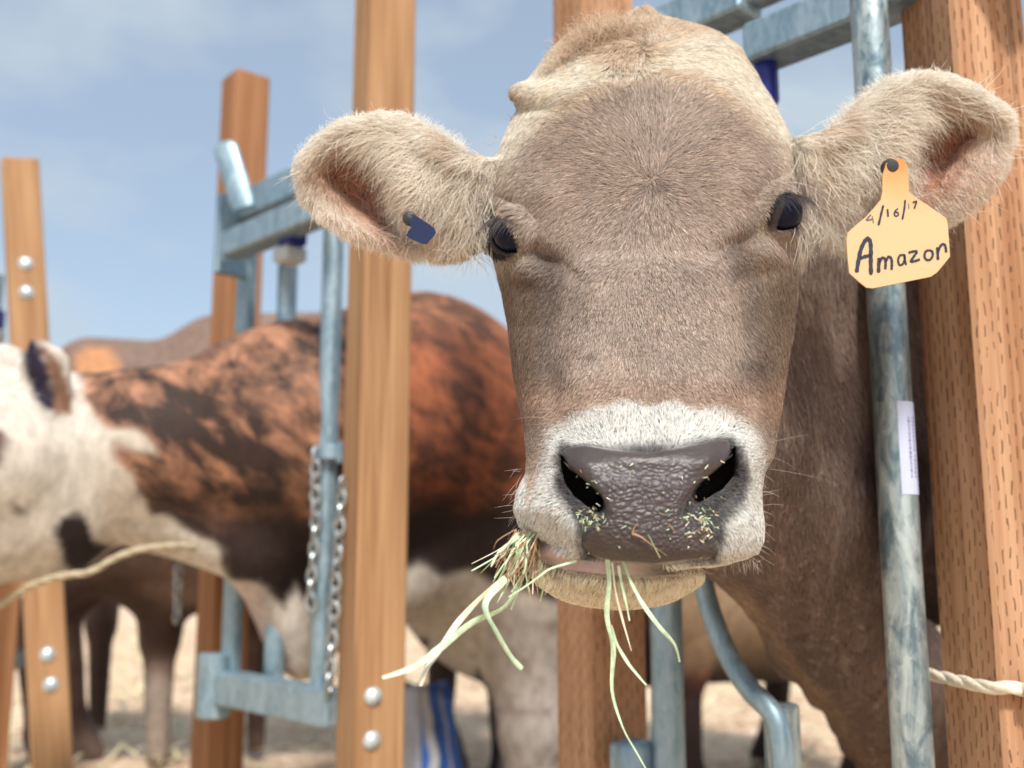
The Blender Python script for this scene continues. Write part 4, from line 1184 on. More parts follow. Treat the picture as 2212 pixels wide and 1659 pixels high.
def scatter(V, Q, count, wfun):
    T = np.concatenate([Q[:, [0, 1, 2]], Q[:, [0, 2, 3]]])
    A = np.linalg.norm(np.cross(V[T[:, 1]] - V[T[:, 0]], V[T[:, 2]] - V[T[:, 0]]), axis=1) / 2
    c = V[T].mean(1); nrm = vnormals(V, Q)
    w = A * wfun(c, nrm[T].mean(1))
    cdf = np.cumsum(w); idx = np.searchsorted(cdf, rng.uniform(0, cdf[-1], count)); idx = np.minimum(idx, len(T) - 1)
    r1 = np.sqrt(rng.uniform(0, 1, count)); r2 = rng.uniform(0, 1, count)
    b = np.stack([1 - r1, r1 * (1 - r2), r1 * r2], 1)[:, :, None]
    P = (V[T[idx]] * b).sum(1); Nn = (nrm[T[idx]] * b).sum(1); Nn /= np.linalg.norm(Nn, axis=1, keepdims=True) + 1e-9
    return P, Nn
# control table: u, v, flow du, dv, length mm, lift (0 flat .. 1 upright)
FLOW = np.array([
 (1400, 60, -.1, -1, 22, .7), (1300, 90, -.5, -.9, 22, .6), (1500, 75, .6, -.8, 15, .4), (1220, 120, -1, -.1, 14, .4), (1600, 120, 1, .1, 13, .3),
 (1350, 120, -.2, .9, 18, .6), (1345, 150, 0, 1, 14, .6), (1280, 160, -.9, .35, 14, .35), (1440, 140, .8, .2, 14, .35), (1200, 190, -1, .35, 14, .3), (1540, 140, 1, .3, 14, .3), (1620, 200, .9, .5, 13, .3),
 (1105, 205, -.8, .3, 7, .3), (1120, 260, -.6, .8, 10, .3), (1680, 270, .6, .8, 10, .3), (1130, 200, -.8, .3, 10, .4),
 (1400, 200, -.05, -1, 12, .3), (1320, 210, -.5, -.9, 12, .3), (1480, 210, .5, -.9, 12, .3), (1250, 250, -.85, -.5, 12, .3), (1560, 250, .85, -.5, 12, .3), (1400, 280, -.1, -1, 11, .25), (1330, 290, -.7, -.75, 11, .25), (1480, 290, .75, -.7, 11, .25),
 (1250, 330, -1, -.2, 12, .3), (1570, 320, 1, -.2, 12, .3), (1160, 320, -1, .25, 11, .25), (1650, 310, 1, .2, 11, .25), (1400, 350, -.2, -1, 10, .25), (1340, 370, -.95, -.35, 11, .3), (1480, 360, .95, -.35, 11, .3),
 (1250, 410, -1, .2, 11, .25), (1560, 400, 1, .15, 11, .25), (1370, 410, -.8, .5, 10, .4), (1450, 405, .8, .4, 10, .4), (1410, 430, 0, 1, 9, .4),
 (1300, 470, -.75, .7, 10, .25), (1510, 460, .75, .7, 10, .25), (1200, 470, -.7, .75, 9, .2), (1600, 460, .7, .7, 9, .2), (1410, 520, 0, 1, 8, .25), (1330, 560, -.5, .9, 8, .25), (1490, 560, .5, .9, 8, .25),
 (1130, 400, -.6, .6, 8, .45), (1660, 370, .6, .6, 8, .45), (1140, 370, -.8, .4, 8, .4), (1665, 350, .8, .4, 8, .4), (1100, 340, -.9, .4, 8, .35), (1705, 310, .9, .4, 8, .35), (1200, 540, -.3, 1, 8, .2), (1590, 520, .3, 1, 8, .2),
 (1400, 650, .1, 1, 6, .3), (1300, 680, -.1, 1, 6, .3), (1500, 680, .2, 1, 6, .3), (1400, 780, .05, 1, 6, .3), (1250, 780, -.15, 1, 6, .25), (1560, 780, .35, 1, 6, .25),
 (1150, 620, -.45, .9, 7, .2), (1120, 720, -.5, .9, 7, .2), (1150, 820, -.45, .9, 7, .2), (1660, 600, .5, .9, 7, .2), (1680, 720, .55, .85, 7, .2), (1650, 830, .5, .9, 7, .2), (1140, 920, -.5, .8, 6, .2), (1670, 920, .5, .8, 6, .2),
 (1400, 850, .0, 1, 5, .3), (1300, 850, -.3, .9, 5, .3), (1500, 850, .3, .9, 5, .3), (1350, 905, .0, -1, 6.5, .5), (1280, 920, -.4, -.9, 6, .5), (1450, 905, .1, -1, 6.5, .5), (1540, 910, .4, -.8, 6, .5), (1400, 940, 0, -1, 5, .4),
 (1200, 980, -.9, -.2, 5, .4), (1190, 1040, -.9, .2, 5, .4), (1600, 970, .9, -.2, 5, .4), (1620, 1040, .9, .2, 5, .4), (1150, 1100, -.7, .6, 6, .4), (1200, 1150, -.4, .9, 6, .4), (1600, 1120, .6, .6, 7, .4), (1630, 1190, .7, .7, 7, .4), (1580, 1180, .3, .9, 6, .4),
 (1250, 1260, -.3, 1, 14, .5), (1340, 1270, 0, 1, 14, .5), (1430, 1260, .2, 1, 14, .5), (1200, 1235, -.5, .9, 11, .5), (1520, 1235, .4, .9, 10, .4), (1180, 1205, -.6, .8, 9, .4),
 # left ear
 (1030, 360, -.35, .7, 20, .25), (1010, 420, -.5, .85, 30, .3), (980, 350, -.75, .6, 28, .25), (940, 330, -.85, .5, 30, .25), (930, 400, -.75, .75, 34, .3), (900, 300, -.95, .3, 24, .25), (880, 380, -.8, .7, 30, .3), (960, 470, -.7, .8, 32, .3), (890, 450, -.35, 1, 30, .35),
 (850, 280, -1, .25, 20, .3), (820, 320, -.8, .65, 20, .3), (760, 280, -1, .3, 18, .3), (700, 310, -.9, .5, 16, .3), (665, 350, -.7, .6, 15, .35), (660, 400, -.5, .7, 15, .35), (700, 440, .1, 1, 15, .3), (760, 470, .5, .9, 16, .3), (820, 510, .6, .85, 18, .3), (900, 530, .3, 1, 20, .4), (980, 530, .1, 1, 22, .4), (1040, 500, 0, 1, 20, .4),
 (840, 245, -.5, -.9, 14, .4), (740, 262, -.7, -.7, 13, .4), (645, 372, -1, 0, 12, .4), (690, 468, -.5, .9, 13, .4), (780, 525, .1, 1, 15, .4), (780, 400, .6, .6, 9, .3), (840, 440, .6, .8, 12, .3),
 # right ear
 (1740, 340, .5, .7, 18, .25), (1780, 330, .75, .6, 26, .25), (1830, 300, .85, .45, 30, .25), (1800, 400, .7, .75, 32, .3), (1870, 360, .8, .65, 34, .3), (1900, 290, .9, .4, 28, .25), (1860, 430, .8, .6, 32, .3), (1930, 350, .6, .85, 28, .35), (1760, 460, .3, 1, 34, .35), (1800, 500, .2, 1, 34, .4),
 (1880, 220, .7, -.1, 22, .3), (1960, 190, 1, .1, 20, .3), (1990, 230, .7, .7, 18, .3), (2060, 200, 1, .3, 18, .3), (2130, 240, .8, .5, 16, .3), (2120, 300, -.6, .8, 16, .35), (2090, 360, .4, .9, 18, .35), (2040, 420, .6, .9, 20, .35), (1970, 470, .8, .7, 22, .35), (1900, 500, .6, .8, 22, .35),
 (1860, 200, .1, -1, 12, .4), (1960, 162, .3, -1, 13, .4), (2080, 178, .6, -.8, 14, .4), (2170, 235, 1, -.3, 14, .4), (2185, 300, 1, .2, 15, .4), (2150, 390, .8, .6, 17, .4), (2080, 460, .5, .9, 18, .4), (1990, 500, .3, 1, 18, .4), (2030, 320, .1, .8, 9, .4)], float)
def flow_at(u, v):
    out = np.zeros((len(u), 4)); CH = 40000
    d = FLOW[:, 2:4] / np.linalg.norm(FLOW[:, 2:4], axis=1, keepdims=True)
    dat = np.concatenate([d, FLOW[:, 4:6]], 1)
    for i in range(0, len(u), CH):
        r2 = (u[i:i + CH, None] - FLOW[None, :, 0]) ** 2 + (v[i:i + CH, None] - FLOW[None, :, 1]) ** 2 + 60
        w = 1 / r2 ** 1.6
        out[i:i + CH] = (w @ dat) / w.sum(1, keepdims=True)
    return out
RIGHT = np.array([1., 0, 0]); DOWN = np.array([0, SP, -CP]); FWD = np.array([0, CP, SP])

def grow(P, Nn, T, L, lift, K, bendn=1.0, grav=0.0, curl=0.0, clump=None, cl=0.0, wig=.25):
    n = len(P); s = np.linspace(0, 1, K)
    T = T - Nn * (T * Nn).sum(1, keepdims=True); T /= np.linalg.norm(T, axis=1, keepdims=True) + 1e-9
    B = np.cross(Nn, T)
    pos = np.zeros((n, K, 3)); p = P.copy(); pos[:, 0] = p
    ph = rng.normal(0, wig, n)
    for k in range(1, K):
        f = s[k]
        up = lift * (1.15 - bendn * f)
        ang = ph + curl * f * ph * 2
        d = T * np.cos(ang)[:, None] + B * np.sin(ang)[:, None] + Nn * up[:, None] - np.array([0, 0, 1.]) * (grav * f)[:, None] if not np.isscalar(grav) else T * np.cos(ang)[:, None] + B * np.sin(ang)[:, None] + Nn * up[:, None]
        d /= np.linalg.norm(d, axis=1, keepdims=True)
        p = p + d * (L / (K - 1))[:, None]; pos[:, k] = p
    if clump is not None and cl > 0:
        _, inv = np.unique(clump, return_inverse=True); cnt = np.bincount(inv).astype(float)
        for k in range(1, K):
            f = s[k] ** 1.3 * cl
            for ax in range(3):
                m = np.bincount(inv, pos[:, k, ax]) / cnt
                pos[:, k, ax] += (m[inv] - pos[:, k, ax]) * f
    return pos

def face_fur():
    cam_p = np.array([0, 0, CAMZ])
    def wf(c, nn):
        u, v, D = proj(c); pad, nos, lip = head_masks(u, v)
        vd = c - cam_p; vd /= np.linalg.norm(vd, axis=1, keepdims=True); f = -(vd * nn).sum(1)
        w = sm(-.45, .05, f) * .9 + .1 * (f > -.7)
        front = D < .82
        w = w * np.where(front, sm(-2, 5, pad) * sm(-3, 3, nos) * sm(-1, 2, lip), 1)
        w = w * sm(0, 7, np.minimum(sdpoly(u, v, EYEPL), sdpoly(u, v, EYEPR)) + 9)
        deep = (D > .985) & (u > 1062) & (u < 1722) & (v > 480); w = w * np.where(deep, 0, 1)
        ca = np.minimum(sdpoly(u, v, CAVL), sdpoly(u, v, CAVR)); w = w * np.where(D > .88, .12 + .88 * sm(-8, 6, ca), 1)
        w = w * (1 + .5 * sm(960, 860, v) * 0) * np.where((v > 870) & front, 1.7, 1.0)
        return w
    n = int(520000 * HAIR)
    P, Nn = scatter(HVw, HQ, n, wf)
    u, v, D = proj(P)
    fl = flow_at(u, v)
    dirs = fl[:, 0:1] * RIGHT + fl[:, 1:2] * DOWN
    vd = P - cam_p; vd /= np.linalg.norm(vd, axis=1, keepdims=True); facing = -(vd * Nn).sum(1)
    coh = np.linalg.norm(fl[:, :2], axis=1)
    nz = fbm(P, 55, 77)[:, None] * RIGHT + fbm(P, 55, 78)[:, None] * DOWN
    dirs = dirs / (coh[:, None] + .05) + nz * .35
    ear = ((u < 1058) | (u > 1726)) & (v < 600) & (D > .86)
    L = fl[:, 2] * .001 * rng.uniform(.65, 1.15, n) * np.where(ear, 1.0, 1.0)
    eyd = np.minimum(sdpoly(u, v, EYEPL), sdpoly(u, v, EYEPR)); L = L * (.30 + .70 * sm(4, 50, eyd))
    lift = fl[:, 3] * rng.uniform(.7, 1.5, n) * np.where(ear, 1.0, .9)
    col = head_colour(u, v, P)
    cav = np.minimum(sdpoly(u, v, CAVL), sdpoly(u, v, CAVR)); col = blend(col, [.55, .28, .18], sm(25, 0, cav) * ear * .6)
    col = col * rng.normal(1, .17, n).clip(.5, 1.5)[:, None]
    warm = rng.uniform(-1, 1, n)[:, None] * np.array([.03, .0, -.03]); col = np.clip(col * (1 + warm * 2), .004, .95)
    # a few dark guard hairs on the white muzzle, light ones elsewhere
    gh = rng.uniform(0, 1, n)
    mzl = sdpoly(u, v, MUZP) < -6; col[mzl & (gh < .05) & (v < 1215)] = [.09, .08, .08]
    g = (~mzl) & (gh > .90); col[g] = np.clip(col[g] * 1.55, 0, .92)
    g = (~mzl) & (gh < .07) & (~ear); col[g] = col[g] * .38
    cx = np.floor((u + fbm(P, 90, 3) * 9) / np.where(ear, 11.0, 8.0)).astype(np.int64); cy = np.floor((v + fbm(P, 90, 5) * 9) / np.where(ear, 11.0, 8.0)).astype(np.int64)
    clump = (cx * 100003 + cy) * 1009 + np.floor(D / .008).astype(np.int64)
    rad = rng.uniform(.00013, .00027, n)
    for name, m_, K, g_, cl, wig in (('face_fur', ~ear, 5, 0.0, .62, .22), ('ear_fur', ear, 8, .30, .58, .26)):
        gr = np.full(m_.sum(), g_) if g_ else 0.0
        pos = grow(P[m_], Nn[m_], dirs[m_], L[m_], lift[m_], K, 1.1, gr, 0.8 if name == 'ear_fur' else .3, clump[m_], cl, wig)
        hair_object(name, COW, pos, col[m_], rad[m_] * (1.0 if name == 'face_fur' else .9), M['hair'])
face_fur()

def tufts_and_whiskers():
    # poll tuft: long loose hairs standing up behind the forehead
    n = int(3000 * HAIR)
    u = rng.normal(1295, 62, n); v = 56 + np.abs(u - 1390) ** 2 * .0022 + rng.uniform(-6, 55, n); D = .935 + rng.uniform(-.015, .05, n)
    P = unproj(u, v, D)
    dv = np.stack([rng.normal(-.1, .7, n), rng.normal(-1.0, .3, n)], 1); dv /= np.linalg.norm(dv, axis=1, keepdims=True)
    T = dv[:, :1] * RIGHT + dv[:, 1:] * DOWN; Nn = np.tile(-FWD, (n, 1))
    L = rng.uniform(.014, .046, n) * np.exp(-((u - 1275) / 90) ** 2) + .008
    cl = (np.floor(u / 16)).astype(np.int64)
    pos = grow(P, Nn, T, L, rng.uniform(-.2, .5, n), 8, 1.0, rng.uniform(-.1, .8, n), 1.5, cl, .45, .5)
    c = np.array([.66, .50, .36]) * rng.uniform(.6, 1.35, n)[:, None]
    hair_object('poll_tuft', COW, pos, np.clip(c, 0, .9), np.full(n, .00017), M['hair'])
    # whiskers round the muzzle and chin, a few long ones at the ear base
    rows = []
    def W(u0, v0, D0, du, dv, Lm, col, r=.00011): rows.append((u0, v0, D0, du, dv, Lm, col, r))
    for i in range(60):
        s = 1 if i % 2 else -1
        v0 = rng.uniform(1010, 1215); u0 = (1642 if s > 0 else 1118) - s * rng.uniform(0, 12)
        if s < 0 and v0 > 1150: continue
        W(u0, v0, .775 + rng.uniform(-.01, .01), s * rng.uniform(.5, 1), rng.uniform(-.3, .7), rng.uniform(.006, .020), [.72, .66, .58])
    for i in range(75):
        u0 = rng.uniform(1440, 1640); v0 = rng.uniform(1195, 1215); W(u0, v0, .74, rng.uniform(-.1, .6), 1, rng.uniform(.005, .012), [.70, .64, .55])
    for i in range(520):
        u0 = rng.uniform(1165, 1510); v0 = 1288 - ((u0 - 1335) / 160) ** 2 * 50; W(u0, v0 - rng.uniform(-4, 34), .745 - rng.uniform(0, .012), rng.uniform(-.25, .25) + (u0 - 1335) / 260, 1, rng.uniform(.005, .015), [.86, .77, .62], .00015)
    for (u0, v0, D0, du, dv, Lm) in ((1060, 315, .93, -.5, -1, .030), (1072, 300, .93, -.35, -1, .018), (1095, 260, .95, -.3, -.6, .014), (1640, 1010, .77, 1, .25, .05), (1645, 960, .77, 1, -.1, .035), (1210, 915, .74, -.9, -.9, .035), (1225, 930, .74, -.8, -1, .028), (1640, 985, .77, .9, -.3, .03)):
        W(u0, v0, D0, du, dv, Lm, [.62, .55, .48], .00010)
    n = len(rows); P = unproj(*[np.array([r[i] for r in rows]) for i in (0, 1, 2)])
    T = np.array([r[3] for r in rows])[:, None] * RIGHT + np.array([r[4] for r in rows])[:, None] * DOWN
    L = np.array([r[5] for r in rows]); c = np.array([r[6] for r in rows])
    pos = grow(P, np.tile(-FWD, (n, 1)), T, L, rng.uniform(0, .5, n), 8, 1.2, rng.uniform(0, .8, n), 1.2, None, 0, .2)
    hair_object('whiskers', COW, pos, c, np.array([r[7] for r in rows]), M['hair'])
    # eyelashes
    for c, d, sgn in ((EYEL, EDL, -1), (EYER, EDR, 1)):
        n = 120; d = d / np.linalg.norm(d); t = np.cross([0, 1, 0], d); t /= np.linalg.norm(t)
        a = rng.uniform(-1.1, 1.1, n); c3 = np.array(c)
        up = np.array([0, -1., 0])
        q = c3 + d * 52 * np.cos(a)[:, None] * .92 + t * (np.sin(a) * 46)[:, None] + up * (26 + 10 * np.cos(a * 1.2))[:, None]
        P = unproj(q[:, 0], q[:, 1], d_of(q[:, 2])); P0 = unproj(*c3[:2], d_of(c3[2])) 
        o3 = P - P0; o3 /= np.linalg.norm(o3, axis=1, keepdims=True)
        dw = unproj(*(c3 + d * 50)[:2], d_of((c3 + d * 50)[2])) - P0; dw /= np.linalg.norm(dw)
        T = o3 * .3 + dw * 1.0 + np.array([0, 0, .1]) + rng.normal(0, .12, (n, 3))
        T /= np.linalg.norm(T, axis=1, keepdims=True)
        L = rng.uniform(.011, .023, n)
        s = np.linspace(0, 1, 7)[None, :, None]
        pos = P[:, None] + T[:, None] * L[:, None, None] * s - np.array([0, 0, 1.]) * (L[:, None, None] * .85 * s ** 2)
        hair_object('eyelashes', COW, pos, np.tile([.13, .11, .11], (n, 1)) * rng.uniform(.5, 1.5, n)[:, None], np.full(n, .00012), M['hair'])
tufts_and_whiskers()

def ear_fringe():
    n = int(16000 * HAIR)
    P0, Nn0 = scatter(HVw, HQ, n * 14, lambda c, nn: ((proj(c)[2] > .86) & ((-(c - [0, 0, CAMZ]) * nn).sum(1) > 0)).astype(float))
    u, v, D = proj(P0)
    a = gauss(u, v, 930, 370, 75, 90, 25) + gauss(u, v, 850, 300, 80, 30, 0) + gauss(u, v, 1010, 420, 30, 90) + gauss(u, v, 1860, 340, 80, 90, -25) + gauss(u, v, 1960, 235, 90, 26, 0) + gauss(u, v, 1780, 470, 30, 60)
    r = np.maximum(np.exp(-((sdpoly(u, v, EARL) + 10) / 9) ** 2) * (u < 1000), np.exp(-((sdpoly(u, v, EARR) + 10) / 9) ** 2) * (u > 1790))
    keep = rng.uniform(0, 1, len(u)) < np.clip(a * .55 + r * .9, 0, 1) * .55
    P, Nn, u, v, rim = P0[keep], Nn0[keep], u[keep], v[keep], r[keep]; n = len(P)
    fl = flow_at(u, v); T = fl[:, :1] * RIGHT + fl[:, 1:2] * DOWN + rng.normal(0, .12, (n, 3))
    def grad(poly):
        gx = sdpoly(u + 2, v, poly) - sdpoly(u - 2, v, poly); gy = sdpoly(u, v + 2, poly) - sdpoly(u, v - 2, poly); return np.stack([gx, gy], 1) / 4
    g = np.where((u < 1300)[:, None], grad(EARL), grad(EARR)); g = g * .8 + fl[:, :2] * .6
    T = np.where((rim > .3)[:, None], g[:, :1] * RIGHT + g[:, 1:] * DOWN + rng.normal(0, .18, (n, 3)), T)
    Nn = np.where((rim > .3)[:, None], -FWD * .8 + T, Nn); Nn /= np.linalg.norm(Nn, axis=1, keepdims=True)
    T0 = T.copy()
    L = np.where(rim > .3, rng.uniform(.009, .020, n), rng.uniform(.022, .046, n))
    col = np.where((rim > .3)[:, None], np.array([.92, .87, .78]), np.array([.93, .86, .75])) * rng.uniform(.75, 1.08, n)[:, None]
    cl = (np.floor(u / 13).astype(np.int64) * 100003 + np.floor(v / 13).astype(np.int64)) * 1009 + np.floor(proj(P)[2] / .01).astype(np.int64)
    pos = grow(P, Nn, T, L, rng.uniform(.2, .6, n), 9, 1.1, rng.uniform(.0, .5, n), 1.3, cl, .35, .25)
    hair_object('ear_fringe', COW, pos, np.clip(col, 0, .95), rng.uniform(.00014, .00026, n), M['hair'])
ear_fringe()

def neck_fur():
    V, Q, cb = BODY
    sel = (HV[:, 2] > 560) & (HV[:, 1] > 420) & (HV[:, 0] > 1062) & (HV[:, 0] < 1740)
    qs = HQ[sel[HQ].all(1)]
    Q = np.concatenate([Q, qs + len(V)]); V = np.concatenate([V, HVw])
    cam_p = np.array([0, 0, CAMZ])
    def wf(c, nn):
        u, v, D = proj(c); vd = c - cam_p; vd /= np.linalg.norm(vd, axis=1, keepdims=True); f = -(vd * nn).sum(1)
        return sm(-.3, .1, f) * (u > 1400) * (u < 2120) * (v < 1800) * (v > 420) * (D < 2.0) * (D > .88)
    n = int(150000 * HAIR)
    P, Nn = scatter(V, Q, n, wf); u, v, D = proj(P)
    n1 = fbm(P, 20, 90)
    T = (.25 + .5 * n1)[:, None] * RIGHT + 1.0 * DOWN
    L = rng.uniform(.010, .020, n)
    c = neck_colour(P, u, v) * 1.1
    c = c * rng.normal(1, .25, n).clip(.4, 1.7)[:, None]
    cl = (np.floor(u / 9).astype(np.int64) * 100003 + np.floor(v / 12).astype(np.int64)) * 1009 + np.floor(D / .02).astype(np.int64)
    pos = grow(P, Nn, T, L, rng.uniform(.15, .45, n), 4, 1.1, 0.0, .2, cl, .5, .22)
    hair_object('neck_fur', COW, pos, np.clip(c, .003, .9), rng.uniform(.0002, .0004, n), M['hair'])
neck_fur()

# ------------------------------------------------------------------ ear tags
def tag_material(z_top, z_mid):
    m, nt, b = new_mat('tag_aged_plastic')
    oc = N(nt, 'ShaderNodeTexCoord').outputs['Object']; sp = N(nt, 'ShaderNodeSeparateXYZ'); nt.links.new(oc, sp.inputs[0])
    f = mathn(nt, 'DIVIDE', mathn(nt, 'SUBTRACT', sp.outputs[2], z_mid), z_top - z_mid)
    f = mathn(nt, 'ADD', f, mathn(nt, 'MULTIPLY', mathn(nt, 'SUBTRACT', noise(nt, 60, 3, .6, oc), .5), .5))
    c = ramp(nt, f, [(.0, (.68, .455, .245)), (.5, (.67, .38, .16)), (1.0, (.58, .25, .065))])
    g = noise(nt, 260, 5, .7, oc)
    c = mixc(nt, ramp(nt, g, [(.66, (0, 0, 0)), (.74, (.5, .5, .5))]), c, (.30, .15, .06))
    nt.links.new(c, b.inputs['Base Color']); b.inputs['Roughness'].default_value = .42
    bump(nt, b, noise(nt, 90, 3, .6, oc), .12, .002); return m
def name_tag():
    # outline in tag units: x right, y down; k tag units = 1 mm
    OUT = [(985, 672), (1038, 680), (1060, 712), (1066, 800), (1070, 880), (1112, 912), (1206, 975), (1300, 1040), (1310, 1070), (1318, 1170), (1325, 1280), (1285, 1330), (1245, 1378), (1205, 1405), (1020, 1443), (845, 1477), (805, 1472), (750, 1428), (700, 1382), (690, 1300), (683, 1180), (690, 1135), (745, 1085), (800, 1040), (850, 985), (895, 930), (905, 880), (906, 780), (930, 700)]
    def pt(x, y, lift=0.0):
        u = 1591 + x * .3471; v = 110 + y * .3471
        D = .878 - (y - 700) / 780 * .012 + (x - 1000) / 600 * .010
        return P3(u, v, D) - Vector(FWD.tolist()) * lift
    c0 = pt(1000, 720)
    r = empty('ear_tag', c0, 'orange ear tag with a handwritten name and date hanging from the right-hand ear', 'ear tag')
    m = MB(); n = len(OUT)
    cx, cy = 1003, 1160
    front = [pt(x, y, .0011) for x, y in OUT]; rim = [pt(cx + (x - cx) * 1.012, cy + (y - cy) * 1.008, 0) for x, y in OUT]; back = [pt(x, y, -.0008) for x, y in OUT]
    V = front + rim + back; F = [tuple(range(n))[::-1]]
    for i in range(n):
        j = (i + 1) % n; F += [(i, j, n + j, n + i), (n + i, n + j, 2 * n + j, 2 * n + i)]
    F.append(tuple(range(2 * n, 3 * n)))
    m.add(V, F); pl = m.build('plate', tag_material(pt(1000, 690).z, pt(1000, 1010).z), r)
    for f in pl.data.polygons: pass
    def stroke(mb, pts, w, w1=None):
        # rounded brush stroke, a thin raised ribbon
        P = []
        for i in range(len(pts) - 1):
            for t in np.linspace(0, 1, 6)[:-1]:
                p0 = pts[max(i - 1, 0)]; p1 = pts[i]; p2 = pts[i + 1]; p3 = pts[min(i + 2, len(pts) - 1)]
                P.append(tuple(.5 * (2 * p1[k] + (p2[k] - p0[k]) * t + (2 * p0[k] - 5 * p1[k] + 4 * p2[k] - p3[k]) * t * t + (3 * p1[k] - 3 * p2[k] + p3[k] - p0[k]) * t ** 3) for k in (0, 1)))
        P.append(pts[-1]); L = []; Rr = []
        for i, p in enumerate(P):
            a = P[max(i - 1, 0)]; b = P[min(i + 1, len(P) - 1)]; dx, dy = b[0] - a[0], b[1] - a[1]; q = math.hypot(dx, dy) + 1e-6
            ww = w * (1 + .12 * math.sin(i * 1.7)) / 2 * (1 if w1 is None else 1 + (w1 / w - 1) * i / len(P))
            if i in (0, len(P) - 1): ww *= .55
            L.append((p[0] - dy / q * ww, p[1] + dx / q * ww)); Rr.append((p[0] + dy / q * ww, p[1] - dx / q * ww))
        V = [pt(x, y, .00145) for x, y in L] + [pt(x, y, .00145) for x, y in Rr]; k = len(P)
        mb.add(V, [(i, i + 1, k + i + 1, k + i) for i in range(k - 1)])
    m = MB()
    stroke(m, [(744, 1380), (755, 1310), (770, 1240), (792, 1190), (815, 1168), (830, 1195), (833, 1250), (832, 1320), (834, 1395)], 25)
    stroke(m, [(766, 1292), (800, 1280), (834, 1274)], 22)
    stroke(m, [(884, 1288), (882, 1330), (880, 1382)], 22); stroke(m, [(886, 1318), (904, 1288), (922, 1300), (924, 1330), (922, 1360)], 17); stroke(m, [(925, 1312), (943, 1282), (960, 1296), (963, 1330), (961, 1364)], 17)
    stroke(m, [(1040, 1272), (1014, 1274), (1002, 1302), (1010, 1332), (1030, 1328), (1042, 1300), (1042, 1268), (1044, 1300), (1052, 1334)], 14)
    stroke(m, [(1066, 1258), (1092, 1250), (1118, 1250), (1104, 1274), (1088, 1298), (1082, 1312), (1110, 1308), (1138, 1298)], 16)
    stroke(m, [(1192, 1240), (1172, 1252), (1166, 1280), (1178, 1300), (1200, 1300), (1216, 1278), (1214, 1250), (1192, 1240)], 15)
    stroke(m, [(1246, 1222), (1248, 1260), (1250, 1302)], 18); stroke(m, [(1250, 1252), (1266, 1214), (1286, 1204), (1298, 1224), (1300, 1256)], 16)
    m.build('name_writing', M['marker'], pl)
    m = MB()
    stroke(m, [(910, 962), (896, 1020), (880, 1088)], 14); stroke(m, [(1046, 928), (1040, 990), (1028, 1052)], 12); stroke(m, [(936, 985), (938, 1010), (940, 1034)], 12)
    stroke(m, [(1002, 982), (984, 998), (978, 1018), (990, 1030), (1004, 1020), (998, 1006), (984, 1008)], 9)
    stroke(m, [(1092, 946), (1116, 938), (1110, 960), (1102, 984)], 11)
    m.build('date_writing', M['marker'], pl)
    m = MB()
    stroke(m, [(834, 1020), (820, 1034), (806, 1054), (826, 1052), (842, 1048)], 9); stroke(m, [(842, 1030), (844, 1048), (850, 1074)], 6); m.build('faded_digit', M['marker_faint'], pl); m = MB(); stroke(m, [(1066, 952), (1068, 968), (1070, 984)], 5)
    m.build('faded_digit', M['marker_faint'], pl)
    s = MB(); c = pt(965, 720, .000); s.lathe(c + Vector(FWD.tolist()) * .006, -Vector(FWD.tolist()), [(.0074, 0), (.0074, .004), (.0066, .006), (.005, .0072), (.004, .0085), (.0001, .009)], 24); s.build('stud', M['stud'], r, True)
name_tag()

def blue_tag():
    def pt(u, v, D): return P3(u, v, D)
    c = pt(905, 470, .885)
    r = empty('ear_tag', c, 'small dark blue ear tag half hidden in the fur of the left-hand ear', 'ear tag')
    out = [(885, 462), (902, 468), (938, 492), (942, 502), (938, 510), (922, 527), (914, 528), (884, 515), (877, 509), (881, 500), (889, 492), (884, 480)]
    m = MB(); n = len(out); V = [pt(u, v, .874 + (u - 900) * .00003) for u, v in out] + [pt(u, v, .8765 + (u - 900) * .00003) for u, v in out]
    F = [tuple(range(n))[::-1], tuple(range(n, 2 * n))] + [(i, (i + 1) % n, n + (i + 1) % n, n + i) for i in range(n)]
    m.add(V, F); m.build('plate', M['tagblue'], r)
    s = MB(); s.lathe(pt(886, 474, .882), -Vector(FWD.tolist()), [(.006, 0), (.006, .006), (.004, .008), (.0001, .009)], 20); s.build('stud', M['stud'], r, True)
blue_tag()

# ------------------------------------------------------------------ hay
def blade(pts, w, mat, seed=0, fold=True):
    rs = random.Random(seed); cp = [P3(*p) for p in pts]; dense = []
    for i in range(len(cp) - 1):
        p0, p1, p2, p3 = cp[max(i - 1, 0)], cp[i], cp[i + 1], cp[min(i + 2, len(cp) - 1)]
        for t in (0, .2, .4, .6, .8):
            dense.append(.5 * ((2 * p1) + (p2 - p0) * t + (2 * p0 - 5 * p1 + 4 * p2 - p3) * t * t + (3 * p1 - 3 * p2 + p3 - p0) * t ** 3))
    dense.append(cp[-1]); m = MB(); n = len(dense); V = []; F = []
    tw = rs.uniform(-.4, .4)
    for i, p in enumerate(dense):
        t = (dense[min(i + 1, n - 1)] - dense[max(i - 1, 0)]).normalized()
        b = t.cross(Vector((0, 1, 0))).normalized(); f = t.cross(b).normalized()
        a = tw + .9 * math.sin(i * .13 + seed); ww = w / 2 * (1 - .55 * (i / n) ** 3) * (1 + .08 * math.sin(i * .9))
        s = b * math.cos(a) + f * math.sin(a); q = -b * math.sin(a) + f * math.cos(a)
        V += [p - s * ww, p + q * ww * .35, p + s * ww, p - q * ww * .12]
    for i in range(n - 1):
        for k in range(4):
            k2 = (k + 1) % 4; F.append((4 * i + k, 4 * i + k2, 4 * (i + 1) + k2, 4 * (i + 1) + k))
    F.append((3, 2, 1, 0)); F.append((4 * n - 4, 4 * n - 3, 4 * n - 2, 4 * n - 1))
    m.add(V, F); return m
